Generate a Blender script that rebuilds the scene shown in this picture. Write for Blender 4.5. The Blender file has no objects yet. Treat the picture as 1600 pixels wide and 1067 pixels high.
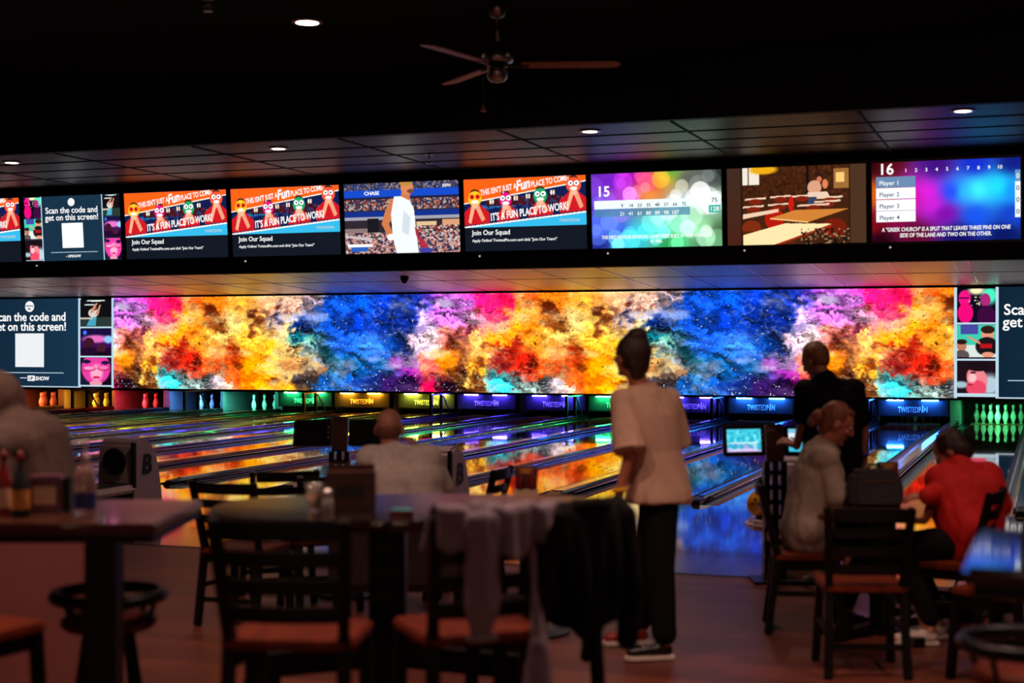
import bpy, bmesh, math, random
import numpy as np
from mathutils import Vector, Matrix, Euler, noise as mnoise

random.seed(7)
PI = math.pi
sc = bpy.context.scene
col = sc.collection

# ------------------------------------------------------------------ camera
F, H = 2318.0, 1.70
TH = math.atan(840.0 / F)
CT, ST = math.cos(TH), math.sin(TH)
cam_d = bpy.data.cameras.new('camera')
cam_d.sensor_width = 36.0
cam_d.lens = 36.0 * F / 1600.0
cam_d.shift_y = 3.5 / 1600.0
cam_d.clip_start, cam_d.clip_end = 0.1, 200
cam_d.dof.use_dof = True
cam_d.dof.focus_distance = 27.0
cam_d.dof.aperture_fstop = 1.8
cam = bpy.data.objects.new('camera', cam_d)
cam.location = (0, 0, H)
cam.rotation_euler = (PI / 2, 0, TH)
col.objects.link(cam)
sc.camera = cam


def plan(u, d):
    """floor position u metres right of and d metres ahead of the viewer"""
    return (u * CT - d * ST, d * CT + u * ST)


def side(px, d):
    return (px - 800.0) / F * d


# ------------------------------------------------------------------ helpers
def lin(c):
    c = np.asarray(c, dtype=float) / 255.0
    return np.where(c <= 0.04045, c / 12.92, ((c + 0.055) / 1.055) ** 2.4)


def L3(c):
    a = lin(c)
    return (float(a[0]), float(a[1]), float(a[2]), 1.0)


class G:
    """collects shapes in one bmesh"""

    def __init__(self):
        self.bm = bmesh.new()

    def _place(self, vs, M):
        if M is not None:
            bmesh.ops.transform(self.bm, matrix=M, verts=vs)

    def box(self, x0, x1, y0, y1, z0, z1, M=None):
        vs = [self.bm.verts.new(p) for p in
              ((x0, y0, z0), (x1, y0, z0), (x1, y1, z0), (x0, y1, z0), (x0, y0, z1), (x1, y0, z1), (x1, y1, z1), (x0, y1, z1))]
        for f in ((3, 2, 1, 0), (4, 5, 6, 7), (0, 1, 5, 4), (1, 2, 6, 5), (2, 3, 7, 6), (3, 0, 4, 7)):
            self.bm.faces.new([vs[i] for i in f])
        self._place(vs, M)
        return self

    def bar(self, p, q, w, h, up=(0, 0, 1)):
        """rectangular bar from p to q; w across, h along up"""
        p, q = Vector(p), Vector(q)
        d = (q - p)
        ln = d.length
        d.normalize()
        u = Vector(up)
        if abs(d.dot(u)) > 0.98:
            u = Vector((0, 1, 0))
        s = d.cross(u).normalized()
        u = s.cross(d).normalized()
        M = Matrix((s, d, u)).transposed().to_4x4()
        M.translation = p
        return self.box(-w / 2, w / 2, 0, ln, -h / 2, h / 2, M)

    def lathe(self, prof, n=24, M=None, cap=True):
        rings, allv = [], []
        for r, z in prof:
            ring = [self.bm.verts.new((r * math.cos(2 * PI * i / n), r * math.sin(2 * PI * i / n), z)) for i in range(n)]
            rings.append(ring)
            allv += ring
        for a, b in zip(rings, rings[1:]):
            for i in range(n):
                self.bm.faces.new((a[i], a[(i + 1) % n], b[(i + 1) % n], b[i]))
        if cap:
            self.bm.faces.new(list(reversed(rings[0])))
            self.bm.faces.new(rings[-1])
        self._place(allv, M)
        return self

    def tube(self, pts, r, n=10, closed=False):
        pts = [Vector(p) for p in pts]
        m = len(pts)
        rs = r if isinstance(r, (list, tuple)) else [r] * m
        rings = []
        prev = None
        for i, p in enumerate(pts):
            if closed:
                t = pts[(i + 1) % m] - pts[i - 1]
            else:
                t = pts[min(i + 1, m - 1)] - pts[max(i - 1, 0)]
            t.normalize()
            if prev is None:
                a = Vector((0, 0, 1)) if abs(t.z) < 0.9 else Vector((1, 0, 0))
                prev = t.cross(a).normalized()
            s = (prev - t * prev.dot(t)).normalized()
            prev = s
            u = t.cross(s)
            rings.append([self.bm.verts.new(p + rs[i] * (s * math.cos(2 * PI * k / n) + u * math.sin(2 * PI * k / n))) for k in range(n)])
        seq = list(zip(rings, rings[1:])) + ([(rings[-1], rings[0])] if closed else [])
        for a, b in seq:
            for k in range(n):
                self.bm.faces.new((a[k], a[(k + 1) % n], b[(k + 1) % n], b[k]))
        if not closed:
            self.bm.faces.new(list(reversed(rings[0])))
            self.bm.faces.new(rings[-1])
        return self

    def prism(self, poly, h0, h1, M=None):
        """polygon in XY extruded along Z"""
        a = [self.bm.verts.new((x, y, h0)) for x, y in poly]
        b = [self.bm.verts.new((x, y, h1)) for x, y in poly]
        n = len(poly)
        for i in range(n):
            self.bm.faces.new((a[i], a[(i + 1) % n], b[(i + 1) % n], b[i]))
        self.bm.faces.new(list(reversed(a)))
        self.bm.faces.new(b)
        self._place(a + b, M)
        return self

    def ell(self, c, r, R=None, n=16):
        M = Matrix.Translation(Vector(c)) @ (R.to_4x4() if R is not None else Matrix()) @ Matrix.Diagonal((r[0], r[1], r[2], 1))
        bmesh.ops.create_uvsphere(self.bm, u_segments=n, v_segments=max(6, n // 2), radius=1.0, matrix=M)
        return self

    def cap(self, p, q, r0, r1, n=14):
        """tapered capsule"""
        p, q = Vector(p), Vector(q)
        d = q - p
        ln = d.length
        if ln < 1e-6:
            return self.ell(p, (r0, r0, r0))
        prof = []
        for i in range(5):
            a = -PI / 2 + i * (PI / 2) / 5 + 0.05
            prof.append((r0 * math.cos(a), r0 * math.sin(a)))
        prof.append((r0, 0))
        prof.append(((r0 + r1) / 2, ln / 2))
        prof.append((r1, ln))
        for i in range(1, 6):
            a = i * (PI / 2) / 5 - 0.05
            prof.append((r1 * math.cos(a), ln + r1 * math.sin(a)))
        M = d.to_track_quat('Z', 'Y').to_matrix().to_4x4()
        M.translation = p
        return self.lathe(prof, n, M)


def tag(o, label, cat, group=None, kind=None):
    o['label'] = label
    o['category'] = cat
    if group:
        o['group'] = group
    if kind:
        o['kind'] = kind
    return o


def finish_mesh(g, name, bevel=0.0, smooth=False):
    bm = g.bm
    bmesh.ops.recalc_face_normals(bm, faces=bm.faces[:])
    if bevel > 0:
        es = [e for e in bm.edges if len(e.link_faces) == 2 and e.calc_face_angle(0) > 0.6]
        if es:
            try:
                bmesh.ops.bevel(bm, geom=es, offset=bevel, segments=2, affect='EDGES', clamp_overlap=True)
            except Exception:
                pass
    me = bpy.data.meshes.new(name)
    bm.to_mesh(me)
    bm.free()
    if smooth:
        me.polygons.foreach_set('use_smooth', [True] * len(me.polygons))
    return me


def obj(name, g, mat, parent=None, bevel=0.0, smooth=False, label=None):
    me = finish_mesh(g, name, bevel, smooth)
    me.materials.append(mat)
    o = bpy.data.objects.new(name, me)
    col.objects.link(o)
    if parent is not None:
        o.parent = parent
    if label:
        o['label'] = label
    return o


def thing(name, label, cat, loc=(0, 0, 0), rz=0.0, group=None, rx=0.0):
    o = bpy.data.objects.new(name, None)
    o.empty_display_size = 0.1
    o.location = loc
    o.rotation_euler = (rx, 0, rz)
    col.objects.link(o)
    return tag(o, label, cat, group)


def struct(name, g, mat, label=None, bevel=0.0):
    o = obj(name, g, mat, None, bevel)
    o['kind'] = 'structure'
    o['label'] = label or name.replace('_', ' ')
    o['category'] = name.split('_')[0]
    return o


def copy_tree(o, parent=None):
    c = o.copy()
    col.objects.link(c)
    if parent is not None:
        c.parent = parent
        c.matrix_parent_inverse = o.matrix_parent_inverse.copy()
    for ch in list(o.children):
        copy_tree(ch, c)
    return c


# ------------------------------------------------------------------ materials
def new_mat(name):
    m = bpy.data.materials.new(name)
    m.use_nodes = True
    nt = m.node_tree
    return m, nt, nt.nodes, nt.links, nt.nodes['Principled BSDF']


def pm(name, rgb, rough=0.5, metal=0.0, var=0.25, scale=12.0, bump=0.0, stretch=(1, 1, 1), coat=0.0, spec=0.5, sheen=0.0, trans=0.0):
    m, nt, N, K, P = new_mat(name)
    base = L3(rgb)
    tc = N.new('ShaderNodeTexCoord')
    mp = N.new('ShaderNodeMapping')
    mp.inputs['Scale'].default_value = stretch
    nz = N.new('ShaderNodeTexNoise')
    nz.inputs['Scale'].default_value = scale
    nz.inputs['Detail'].default_value = 4
    K.new(tc.outputs['Object'], mp.inputs['Vector'])
    K.new(mp.outputs[0], nz.inputs['Vector'])
    rp = N.new('ShaderNodeValToRGB')
    rp.color_ramp.elements[0].position = 0.3
    rp.color_ramp.elements[1].position = 0.7
    rp.color_ramp.elements[0].color = tuple(v * (1 - var) for v in base[:3]) + (1,)
    rp.color_ramp.elements[1].color = tuple(min(1, v * (1 + var)) for v in base[:3]) + (1,)
    K.new(nz.outputs['Fac'], rp.inputs['Fac'])
    K.new(rp.outputs['Color'], P.inputs['Base Color'])
    P.inputs['Roughness'].default_value = rough
    P.inputs['Metallic'].default_value = metal
    P.inputs['Coat Weight'].default_value = coat
    P.inputs['Coat Roughness'].default_value = 0.05
    P.inputs['Coat IOR'].default_value = 1.7
    P.inputs['Specular IOR Level'].default_value = spec
    P.inputs['Sheen Weight'].default_value = sheen
    P.inputs['Transmission Weight'].default_value = trans
    if bump:
        b = N.new('ShaderNodeBump')
        b.inputs['Strength'].default_value = bump
        b.inputs['Distance'].default_value = 0.01
        K.new(nz.outputs['Fac'], b.inputs['Height'])
        K.new(b.outputs[0], P.inputs['Normal'])
    return m


def em(name, rgb, strength=1.0, sample=True):
    m = bpy.data.materials.new(name)
    m.use_nodes = True
    N, K = m.node_tree.nodes, m.node_tree.links
    N.clear()
    e = N.new('ShaderNodeEmission')
    e.inputs['Color'].default_value = L3(rgb)
    e.inputs['Strength'].default_value = strength
    o = N.new('ShaderNodeOutputMaterial')
    K.new(e.outputs[0], o.inputs[0])
    if not sample:
        m.cycles.emission_sampling = 'NONE'
    return m


def screen_mat(name, strength, detail=0.0, dscale=40.0):
    """a lit display: picture colours from the mesh, optional fine grain"""
    m = bpy.data.materials.new(name)
    m.use_nodes = True
    N, K = m.node_tree.nodes, m.node_tree.links
    N.clear()
    a = N.new('ShaderNodeVertexColor')
    a.layer_name = 'Col'
    e = N.new('ShaderNodeEmission')
    e.inputs['Strength'].default_value = strength
    o = N.new('ShaderNodeOutputMaterial')
    K.new(e.outputs[0], o.inputs[0])
    if detail > 0:
        tc = N.new('ShaderNodeTexCoord')
        nz = N.new('ShaderNodeTexNoise')
        nz.inputs['Scale'].default_value = dscale
        nz.inputs['Detail'].default_value = 5
        nz.inputs['Roughness'].default_value = 0.7
        K.new(tc.outputs['Object'], nz.inputs['Vector'])
        mr = N.new('ShaderNodeMapRange')
        mr.inputs['From Min'].default_value = 0.3
        mr.inputs['From Max'].default_value = 0.7
        mr.inputs['To Min'].default_value = 1 - detail
        mr.inputs['To Max'].default_value = 1 + detail
        K.new(nz.outputs['Fac'], mr.inputs['Value'])
        vm = N.new('ShaderNodeVectorMath')
        vm.operation = 'SCALE'
        K.new(a.outputs['Color'], vm.inputs[0])
        K.new(mr.outputs[0], vm.inputs['Scale'])
        K.new(vm.outputs[0], e.inputs['Color'])
    else:
        K.new(a.outputs['Color'], e.inputs['Color'])
    return m


def plank_mat(name, c1, c2, rough, L, W, along, metal=0.0, bump=0.15, mortar=(8, 5, 4), spec=0.5):
    m, nt, N, K, P = new_mat(name)
    tc = N.new('ShaderNodeTexCoord')
    mp = N.new('ShaderNodeMapping')
    if along == 'Y':
        mp.inputs['Rotation'].default_value = (0, 0, PI / 2)
    K.new(tc.outputs['Object'], mp.inputs['Vector'])
    br = N.new('ShaderNodeTexBrick')
    br.offset = 0.37
    br.inputs['Scale'].default_value = 1.0
    br.inputs['Brick Width'].default_value = L
    br.inputs['Row Height'].default_value = W
    br.inputs['Mortar Size'].default_value = 0.0015
    br.inputs['Mortar Smooth'].default_value = 0.3
    br.inputs['Bias'].default_value = 0.0
    br.inputs['Color1'].default_value = L3(c1)
    br.inputs['Color2'].default_value = L3(c2)
    br.inputs['Mortar'].default_value = L3(mortar)
    K.new(mp.outputs[0], br.inputs['Vector'])
    nz = N.new('ShaderNodeTexNoise')
    nz.inputs['Scale'].default_value = 3.0
    nz.inputs['Detail'].default_value = 6
    mp2 = N.new('ShaderNodeMapping')
    mp2.inputs['Scale'].default_value = (1.0, 14.0, 1.0) if along == 'X' else (14.0, 1.0, 1.0)
    K.new(tc.outputs['Object'], mp2.inputs['Vector'])
    K.new(mp2.outputs[0], nz.inputs['Vector'])
    mx = N.new('ShaderNodeMix')
    mx.data_type = 'RGBA'
    mx.blend_type = 'MULTIPLY'
    mx.inputs[0].default_value = 0.7
    K.new(br.outputs['Color'], mx.inputs[6])
    rp = N.new('ShaderNodeValToRGB')
    rp.color_ramp.elements[0].color = (0.45, 0.42, 0.4, 1)
    rp.color_ramp.elements[1].color = (1.2, 1.15, 1.1, 1)
    K.new(nz.outputs['Fac'], rp.inputs['Fac'])
    K.new(rp.outputs['Color'], mx.inputs[7])
    K.new(mx.outputs[2], P.inputs['Base Color'])
    P.inputs['Roughness'].default_value = rough
    P.inputs['Metallic'].default_value = metal
    P.inputs['Specular IOR Level'].default_value = spec
    if bump:
        b = N.new('ShaderNodeBump')
        b.inputs['Strength'].default_value = bump
        b.inputs['Distance'].default_value = 0.004
        K.new(br.outputs['Fac'], b.inputs['Height'])
        b.invert = True
        K.new(b.outputs[0], P.inputs['Normal'])
    return m


def tile_mat(name, c, rough, L, W, grout, spec=0.5, along='X', fw=0.012):
    m, nt, N, K, P = new_mat(name)
    tc = N.new('ShaderNodeTexCoord')
    br = N.new('ShaderNodeTexBrick')
    br.offset = 0.0
    br.inputs['Scale'].default_value = 1.0
    br.inputs['Brick Width'].default_value = L
    br.inputs['Row Height'].default_value = W
    br.inputs['Mortar Size'].default_value = fw
    br.inputs['Color1'].default_value = L3(c)
    br.inputs['Color2'].default_value = L3([v * 0.92 for v in c])
    br.inputs['Mortar'].default_value = L3(grout)
    K.new(tc.outputs['Object'], br.inputs['Vector'])
    nz = N.new('ShaderNodeTexNoise')
    nz.inputs['Scale'].default_value = 2.0
    mx = N.new('ShaderNodeMix')
    mx.data_type = 'RGBA'
    mx.blend_type = 'MULTIPLY'
    mx.inputs[0].default_value = 0.25
    K.new(tc.outputs['Object'], nz.inputs['Vector'])
    K.new(br.outputs['Color'], mx.inputs[6])
    K.new(nz.outputs['Color'], mx.inputs[7])
    K.new(mx.outputs[2], P.inputs['Base Color'])
    P.inputs['Roughness'].default_value = rough
    P.inputs['Specular IOR Level'].default_value = spec
    return m


M = {}
M['floor'] = plank_mat('dark_wood_planks', (122, 66, 48), (96, 50, 38), 0.45, 1.6, 0.16, 'X', spec=0.3)
M['approach'] = plank_mat('lacquered_approach_boards', (196, 152, 112), (180, 138, 100), 0.045, 3.0, 0.034, 'Y', metal=0.75, bump=0.03, mortar=(90, 60, 40), spec=0.8)
M['lane'] = plank_mat('lacquered_lane_boards', (180, 138, 102), (166, 126, 92), 0.03, 3.0, 0.027, 'Y', metal=0.65, bump=0.02, mortar=(100, 70, 48), spec=0.8)
M['gutter'] = pm('grey_gutter_plastic', (40, 38, 42), 0.25, 0.0, 0.1)
M['divider'] = pm('glossy_black_capping', (20, 17, 19), 0.16, 0.0, 0.1, coat=0.6, spec=0.7)
M['divtop'] = pm('glossy_cap_top', (150, 132, 134), 0.12, 1.0, 0.06)
M['rail'] = pm('brushed_rail_metal', (150, 146, 150), 0.18, 1.0, 0.06)
M['black'] = pm('matt_black_paint', (10, 9, 10), 0.6, 0.0, 0.15, spec=.3)
M['fascia'] = pm('black_fascia_board', (22, 22, 24), 0.6, 0.0, 0.1, spec=0.3)
M['ceil_up'] = pm('black_painted_ceiling', (17, 13, 12), 0.8, 0.0, 0.2, spec=0.2)
M['soffit'] = tile_mat('grey_soffit_tiles', (66, 56, 56), 0.45, 1.66, 0.62, (6, 6, 6), spec=.5, fw=0.022)
M['lceil'] = tile_mat('lane_ceiling_tiles', (236, 216, 206), 0.40, 1.62, 9.0, (250, 245, 240), spec=1.0, fw=0.016)
M['lceil'].node_tree.nodes['Principled BSDF'].inputs['Metallic'].default_value = 0.55
M['tvcase'] = pm('black_tv_plastic', (12, 12, 14), 0.3, 0.0, 0.1)
M['wood_d'] = pm('espresso_stained_wood', (13, 8, 7), 0.45, 0.0, 0.3, 6, 0.05, (1, 1, 6), spec=.25)
M['seatwood'] = pm('orange_stained_seat_wood', (104, 38, 15), 0.55, 0.0, 0.3, 5, 0.03, (6, 1, 1), spec=.15)
M['table'] = pm('brown_laminate', (96, 58, 42), 0.2, 0.0, 0.25, 4, 0.0, (1, 8, 1), coat=0.6)
M['table_dk'] = pm('dark_gloss_laminate', (48, 38, 38), 0.08, 0.0, 0.2, 4, 0.0, (1, 8, 1), coat=1.0, spec=1.0)
M['metal_dk'] = pm('dark_powder_metal', (14, 14, 16), 0.38, 0.3, 0.1, spec=.4)
M['chrome'] = pm('brushed_nickel', (205, 198, 192), 0.34, 1.0, 0.05)
M['blade'] = pm('fan_blade_walnut', (206, 140, 122), 0.45, 0.0, 0.2, 5, 0.0, (8, 1, 1))
M['white_pl'] = pm('off_white_plastic', (214, 200, 200), 0.3, 0.0, 0.05)
M['hood'] = pm('pale_grey_hood_plastic', (172, 156, 164), 0.4, 0.0, 0.05)
M['hole'] = pm('soft_black_rubber', (6, 6, 6), 0.8, 0.0, 0.1)
M['pin'] = pm('white_pin_coating', (236, 238, 232), 0.25, 0.0, 0.03)
M['pinred'] = pm('red_pin_stripe', (190, 30, 30), 0.3, 0.0, 0.05)
M['skin'] = pm('light_skin', (190, 116, 88), 0.5, 0.0, 0.1, 20)
M['skin2'] = pm('ruddy_skin', (190, 128, 104), 0.5, 0.0, 0.12, 20)
M['hair_b'] = pm('brown_hair', (52, 30, 22), 0.5, 0.0, 0.4, 40, 0.4, (1, 1, 8))
M['hair_a'] = pm('auburn_hair', (134, 74, 40), 0.45, 0.0, 0.4, 40, 0.4, (1, 1, 8))
M['hair_s'] = pm('sandy_hair', (150, 102, 62), 0.5, 0.0, 0.4, 40, 0.4, (1, 1, 8))
M['hair_d'] = pm('dark_brown_hair', (44, 24, 18), 0.5, 0.0, 0.4, 40, 0.4, (1, 1, 8))
M['beige'] = pm('beige_knit', (204, 166, 142), 0.9, 0.0, 0.06, 30, 0.15)
M['blackcloth'] = pm('black_cotton', (11, 10, 11), 0.9, 0.0, 0.2, 30, 0.1, spec=.2)
M['greytee'] = pm('heather_grey_cotton', (205, 192, 182), 0.85, 0.0, 0.1, 30, 0.1)
M['greyjacket'] = pm('taupe_jacket_cloth', (172, 152, 136), 0.8, 0.0, 0.1, 25, 0.15)
M['red'] = pm('red_fleece', (204, 14, 8), 0.8, 0.0, 0.12, 25, 0.15)
M['hoodie'] = pm('taupe_hoodie_fleece', (94, 74, 66), 0.9, 0.0, 0.15, 25, 0.2)
M['jacket'] = pm('pale_grey_jersey', (140, 124, 136), 0.9, 0.0, 0.12, 25, 0.15)
M['denim'] = pm('dark_trousers', (24, 22, 27), 0.85, 0.0, 0.2, 30, 0.1)
M['shoe_w'] = pm('white_sneaker_leather', (214, 200, 186), 0.5, 0.0, 0.08)
M['shoe_r'] = pm('red_shoe_leather', (150, 34, 28), 0.45, 0.0, 0.15)
M['shoe_d'] = pm('black_shoe_leather', (16, 15, 17), 0.35, 0.0, 0.2)
M['bag'] = pm('charcoal_canvas', (52, 47, 52), 0.8, 0.0, 0.15, 40, 0.15)
M['zip'] = pm('bronze_zip', (150, 96, 70), 0.35, 0.6, 0.1)
M['ball_y'] = pm('yellow_ball_resin', (240, 176, 30), 0.12, 0.0, 0.15, 6, 0.0, (1, 1, 1), coat=0.7)
M['halfwall'] = pm('taupe_painted_panel', (158, 92, 90), 0.6, 0.0, 0.06, 3)
M['caddy'] = pm('brown_caddy_wood', (84, 46, 32), 0.5, 0.0, 0.25, 8, 0.0, (1, 1, 6))
M['cream'] = pm('cream_card', (216, 190, 160), 0.6, 0.0, 0.06)
M['dkred'] = pm('dark_red_sauce', (120, 26, 18), 0.3, 0.0, 0.2)
M['mustard'] = pm('mustard_label', (208, 140, 60), 0.4, 0.0, 0.15)
M['clear'] = pm('clear_plastic', (225, 190, 190), 0.12, 0.0, 0.05, trans=0.75)
M['bluelabel'] = pm('navy_blue_label', (26, 44, 110), 0.4, 0.0, 0.1)
M['purple_box'] = pm('mauve_dispenser', (104, 62, 76), 0.4, 0.0, 0.1)
M['glass'] = pm('jar_glass', (235, 225, 210), 0.08, 0.0, 0.02, trans=0.8)
M['mask'] = pm('mask_panel', (62, 62, 70), 0.5, 0.0, 0.05, spec=0.3)
M['maskframe'] = pm('mask_frame_black', (10, 10, 12), 0.5, 0.0, 0.1)
M['letter'] = pm('white_lettering', (250, 250, 250), 0.6, 0.0, 0.01)
M['part_wall'] = pm('grey_pinsetter_partition', (120, 120, 124), 0.5, 0.0, 0.08)
M['ink'] = pm('black_print', (12, 11, 12), 0.5, 0.0, 0.1)
M['tan'] = pm('tan_console_plate', (120, 84, 66), 0.45, 0.2, 0.08)
M['upholst'] = pm('dark_brown_vinyl', (34, 22, 20), 0.45, 0.0, 0.15, 20, 0.1)
M['lens'] = pm('camera_dome', (20, 18, 20), 0.1, 0.0, 0.05)
M['red_dk'] = pm('wine_red_pad', (108, 30, 22), 0.4, 0.0, 0.15)

# ------------------------------------------------------------------ picture painting for the displays
def t_of(px):
    return math.tan(math.atan((px - 800.0) / F) - TH)


def z_of(px, py, Y):
    X = Y * t_of(px)
    return H - (py - 537.0) * (Y * CT - X * ST) / F


def vnoise(x, y, seed):
    xi, yi = np.floor(x).astype(np.int64), np.floor(y).astype(np.int64)
    xf, yf = x - xi, y - yi
    xf, yf = xf * xf * (3 - 2 * xf), yf * yf * (3 - 2 * yf)

    def h(a, b):
        n = (a * 374761393 + b * 668265263 + seed * 974634777) & 0x7fffffff
        n = ((n ^ (n >> 13)) * 1274126177) & 0x7fffffff
        return ((n ^ (n >> 16)) & 0xffff) / 65535.0
    a, b, c, d = h(xi, yi), h(xi + 1, yi), h(xi, yi + 1), h(xi + 1, yi + 1)
    return (a * (1 - xf) + b * xf) * (1 - yf) + (c * (1 - xf) + d * xf) * yf


def fbm(x, y, seed, octv=5, gain=0.55):
    s, amp, tot = 0, 1.0, 0
    for i in range(octv):
        s = s + amp * vnoise(x * 2 ** i + 17.3 * i, y * 2 ** i + 9.1 * i, seed + i)
        tot += amp
        amp *= gain
    return s / tot


class Pic:
    """raster of colours (sRGB 0-255) over a width x height metre rectangle"""

    def __init__(self, w, h, nx, ny, bg=(0, 0, 0)):
        self.w, self.h, self.nx, self.ny = w, h, nx, ny
        self.U, self.V = np.meshgrid(np.linspace(0, 1, nx), np.linspace(0, 1, ny))
        self.c = np.zeros((ny, nx, 3)) + np.array(bg, dtype=float)
        self.asp = w / h

    def mix(self, m, color):
        m = np.clip(m, 0, 1)[..., None]
        self.c = self.c * (1 - m) + np.array(color, dtype=float) * m

    def rect(self, u0, u1, v0, v1, color, a=1.0):
        m = (self.U >= u0) & (self.U <= u1) & (self.V >= v0) & (self.V <= v1)
        self.mix(m * a, color)

    def ell(self, u, v, ru, rv, color, soft=0.08, a=1.0, rot=0.0):
        x, y = (self.U - u) * self.asp, self.V - v
        cr, sr = math.cos(rot), math.sin(rot)
        x, y = x * cr + y * sr, -x * sr + y * cr
        d = np.sqrt((x / (ru * self.asp)) ** 2 + (y / rv) ** 2)
        self.mix(np.clip((1 - d) / soft + 0.5, 0, 1) * a, color)

    def poly(self, pts, color, a=1.0):
        ins = np.zeros_like(self.U, dtype=bool)
        n = len(pts)
        for i in range(n):
            (x0, y0), (x1, y1) = pts[i], pts[(i + 1) % n]
            if y0 == y1:
                continue
            cond = ((self.V >= min(y0, y1)) & (self.V < max(y0, y1)))
            xs = x0 + (self.V - y0) * (x1 - x0) / (y1 - y0)
            ins ^= cond & (self.U < xs)
        self.mix(ins * a, color)

    def speck(self, u0, u1, v0, v1, cell, cols, thr, seed):
        m = (self.U >= u0) & (self.U <= u1) & (self.V >= v0) & (self.V <= v1)
        for i, c in enumerate(cols):
            n = vnoise(self.U * self.asp / cell, self.V / cell, seed + 31 * i)
            self.mix(m * (n > thr) * 0.85, c)

    def mesh(self, name, mat, parent=None, x0=None, z0=0.0, y=0.0, label=None):
        x0 = -self.w / 2 if x0 is None else x0
        xs, zs = x0 + self.U * self.w, z0 + self.V * self.h
        co = np.stack([xs, np.full_like(xs, y), zs], -1).reshape(-1, 3)
        nx, ny = self.nx, self.ny
        idx = np.arange(nx * ny).reshape(ny, nx)
        f = np.stack([idx[:-1, :-1], idx[:-1, 1:], idx[1:, 1:], idx[1:, :-1]], -1).reshape(-1, 4)
        me = bpy.data.meshes.new(name)
        me.vertices.add(len(co))
        me.vertices.foreach_set('co', co.ravel())
        me.loops.add(f.size)
        me.loops.foreach_set('vertex_index', f.ravel().astype(np.int32))
        me.polygons.add(len(f))
        me.polygons.foreach_set('loop_start', (np.arange(len(f)) * 4).astype(np.int32))
        me.polygons.foreach_set('loop_total', np.full(len(f), 4, dtype=np.int32))
        me.update()
        ca = me.color_attributes.new('Col', 'FLOAT_COLOR', 'POINT')
        rgba = np.ones((len(co), 4))
        rgba[:, :3] = lin(np.clip(self.c, 0, 255).reshape(-1, 3))
        ca.data.foreach_set('color', rgba.ravel().astype(np.float32))
        me.materials.append(mat)
        o = bpy.data.objects.new(name, me)
        col.objects.link(o)
        if parent is not None:
            o.parent = parent
        if label:
            o['label'] = label
        return o


def text(name, body, size, loc, mat, parent=None, align='LEFT', sx=1.0, bold=0.0, shear=0.0, ext=0.003, rz=0.0, tiltroll=0.0, label=None, lean=0.0):
    """lettering as a mesh, standing upright and facing -Y; tiltroll turns it in its own plane"""
    cu = bpy.data.curves.new(name, 'FONT')
    cu.body = body
    cu.size = size
    cu.align_x = align
    cu.align_y = 'BOTTOM_BASELINE'
    cu.offset = bold * size
    cu.shear = shear
    cu.extrude = ext
    cu.resolution_u = 3
    tmp = bpy.data.objects.new(name, cu)
    col.objects.link(tmp)
    dg = bpy.context.evaluated_depsgraph_get()
    me = bpy.data.meshes.new_from_object(tmp.evaluated_get(dg))
    bpy.data.objects.remove(tmp)
    bpy.data.curves.remove(cu)
    me.name = name
    M4 = Matrix.Translation(Vector(loc)) @ Matrix.Rotation(rz, 4, 'Z') @ Matrix.Rotation(PI / 2 + lean, 4, 'X') @ Matrix.Rotation(tiltroll, 4, 'Z') @ Matrix.Diagonal((sx, 1, 1, 1))
    me.transform(M4)
    me.materials.clear()
    me.materials.append(mat)
    o = bpy.data.objects.new(name, me)
    col.objects.link(o)
    if parent is not None:
        o.parent = parent
    if label:
        o['label'] = label
    return o


WHITE = em('lit_white_lettering', (255, 255, 255), 1.0, False)
SOFTW = em('lit_pale_lettering', (190, 215, 230), 0.9, False)
INKE = em('lit_dark_lettering', (50, 60, 80), 0.5, False)
WALLS = 1.28
TVS = 1.25
M['wallpic'] = screen_mat('video_wall_picture', WALLS, 0.25, 14.0)
M['wallflat'] = screen_mat('video_wall_panel', 1.1)
M['tvpic'] = screen_mat('television_picture', TVS)

# ------------------------------------------------------------------ the room
struct('floor', G().box(-16, 8, -6, 10.75, -0.06, 0.0), M['floor'], 'dark reddish brown plank floor of the seating area')
struct('floor_approach', G().box(-29, 3.0, 10.75, 15.35, -0.06, 0.0), M['approach'], 'glossy wooden bowling approach mirroring the video wall')
struct('floor_side_lane', G().box(.20, 3.0, 15.35, 34.0, -.06, 0.0), M['lane'], 'glossy lane surface beyond the right edge of the photo')
struct('trim_1', G().box(-29, 3.0, 10.72, 10.76, 0.0, 0.004), M['metal_dk'], 'thin edging strip where plank floor meets the approach')
struct('ceiling', G().box(-22, 8, -6, 13.9, 4.47, 4.6), M['ceil_up'], 'black upper ceiling over the seating area')
g = G()
g.box(-22, 4, 13.9, 14.0, 3.85, 4.6)
fas = struct('wall_fascia', g, M['fascia'], 'black fascia band stepping down to the tiled soffit')
for i in range(9):
    x = -1.63 - 1.76 * i + 1.76
    s = G().box(x - 0.012, x + 0.012, 13.885, 13.9, 3.86, 4.47)
    obj('seam_strip', s, M['black'], fas)
struct('ceiling_soffit', G().box(-22, 4, 14.0, 17.2, 3.85, 3.95), M['soffit'], 'grey tiled soffit in front of the televisions')
g = G()
for i in range(14):
    x = 1.9 - 1.78 * i
    g.box(x - .012, x + .012, 14.0, 17.2, 3.842, 3.85)
for y in (14.72, 15.42, 16.12, 16.82):
    g.box(-22, 4, y - .012, y + .012, 3.842, 3.85)
struct('trim_2', g, M['hole'], 'dark grid bars between the soffit tiles')
struct('wall_bulkhead', G().box(-22, 4, 17.2, 17.42, 2.63, 3.95), M['black'], 'black bulkhead behind the row of televisions')
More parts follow.
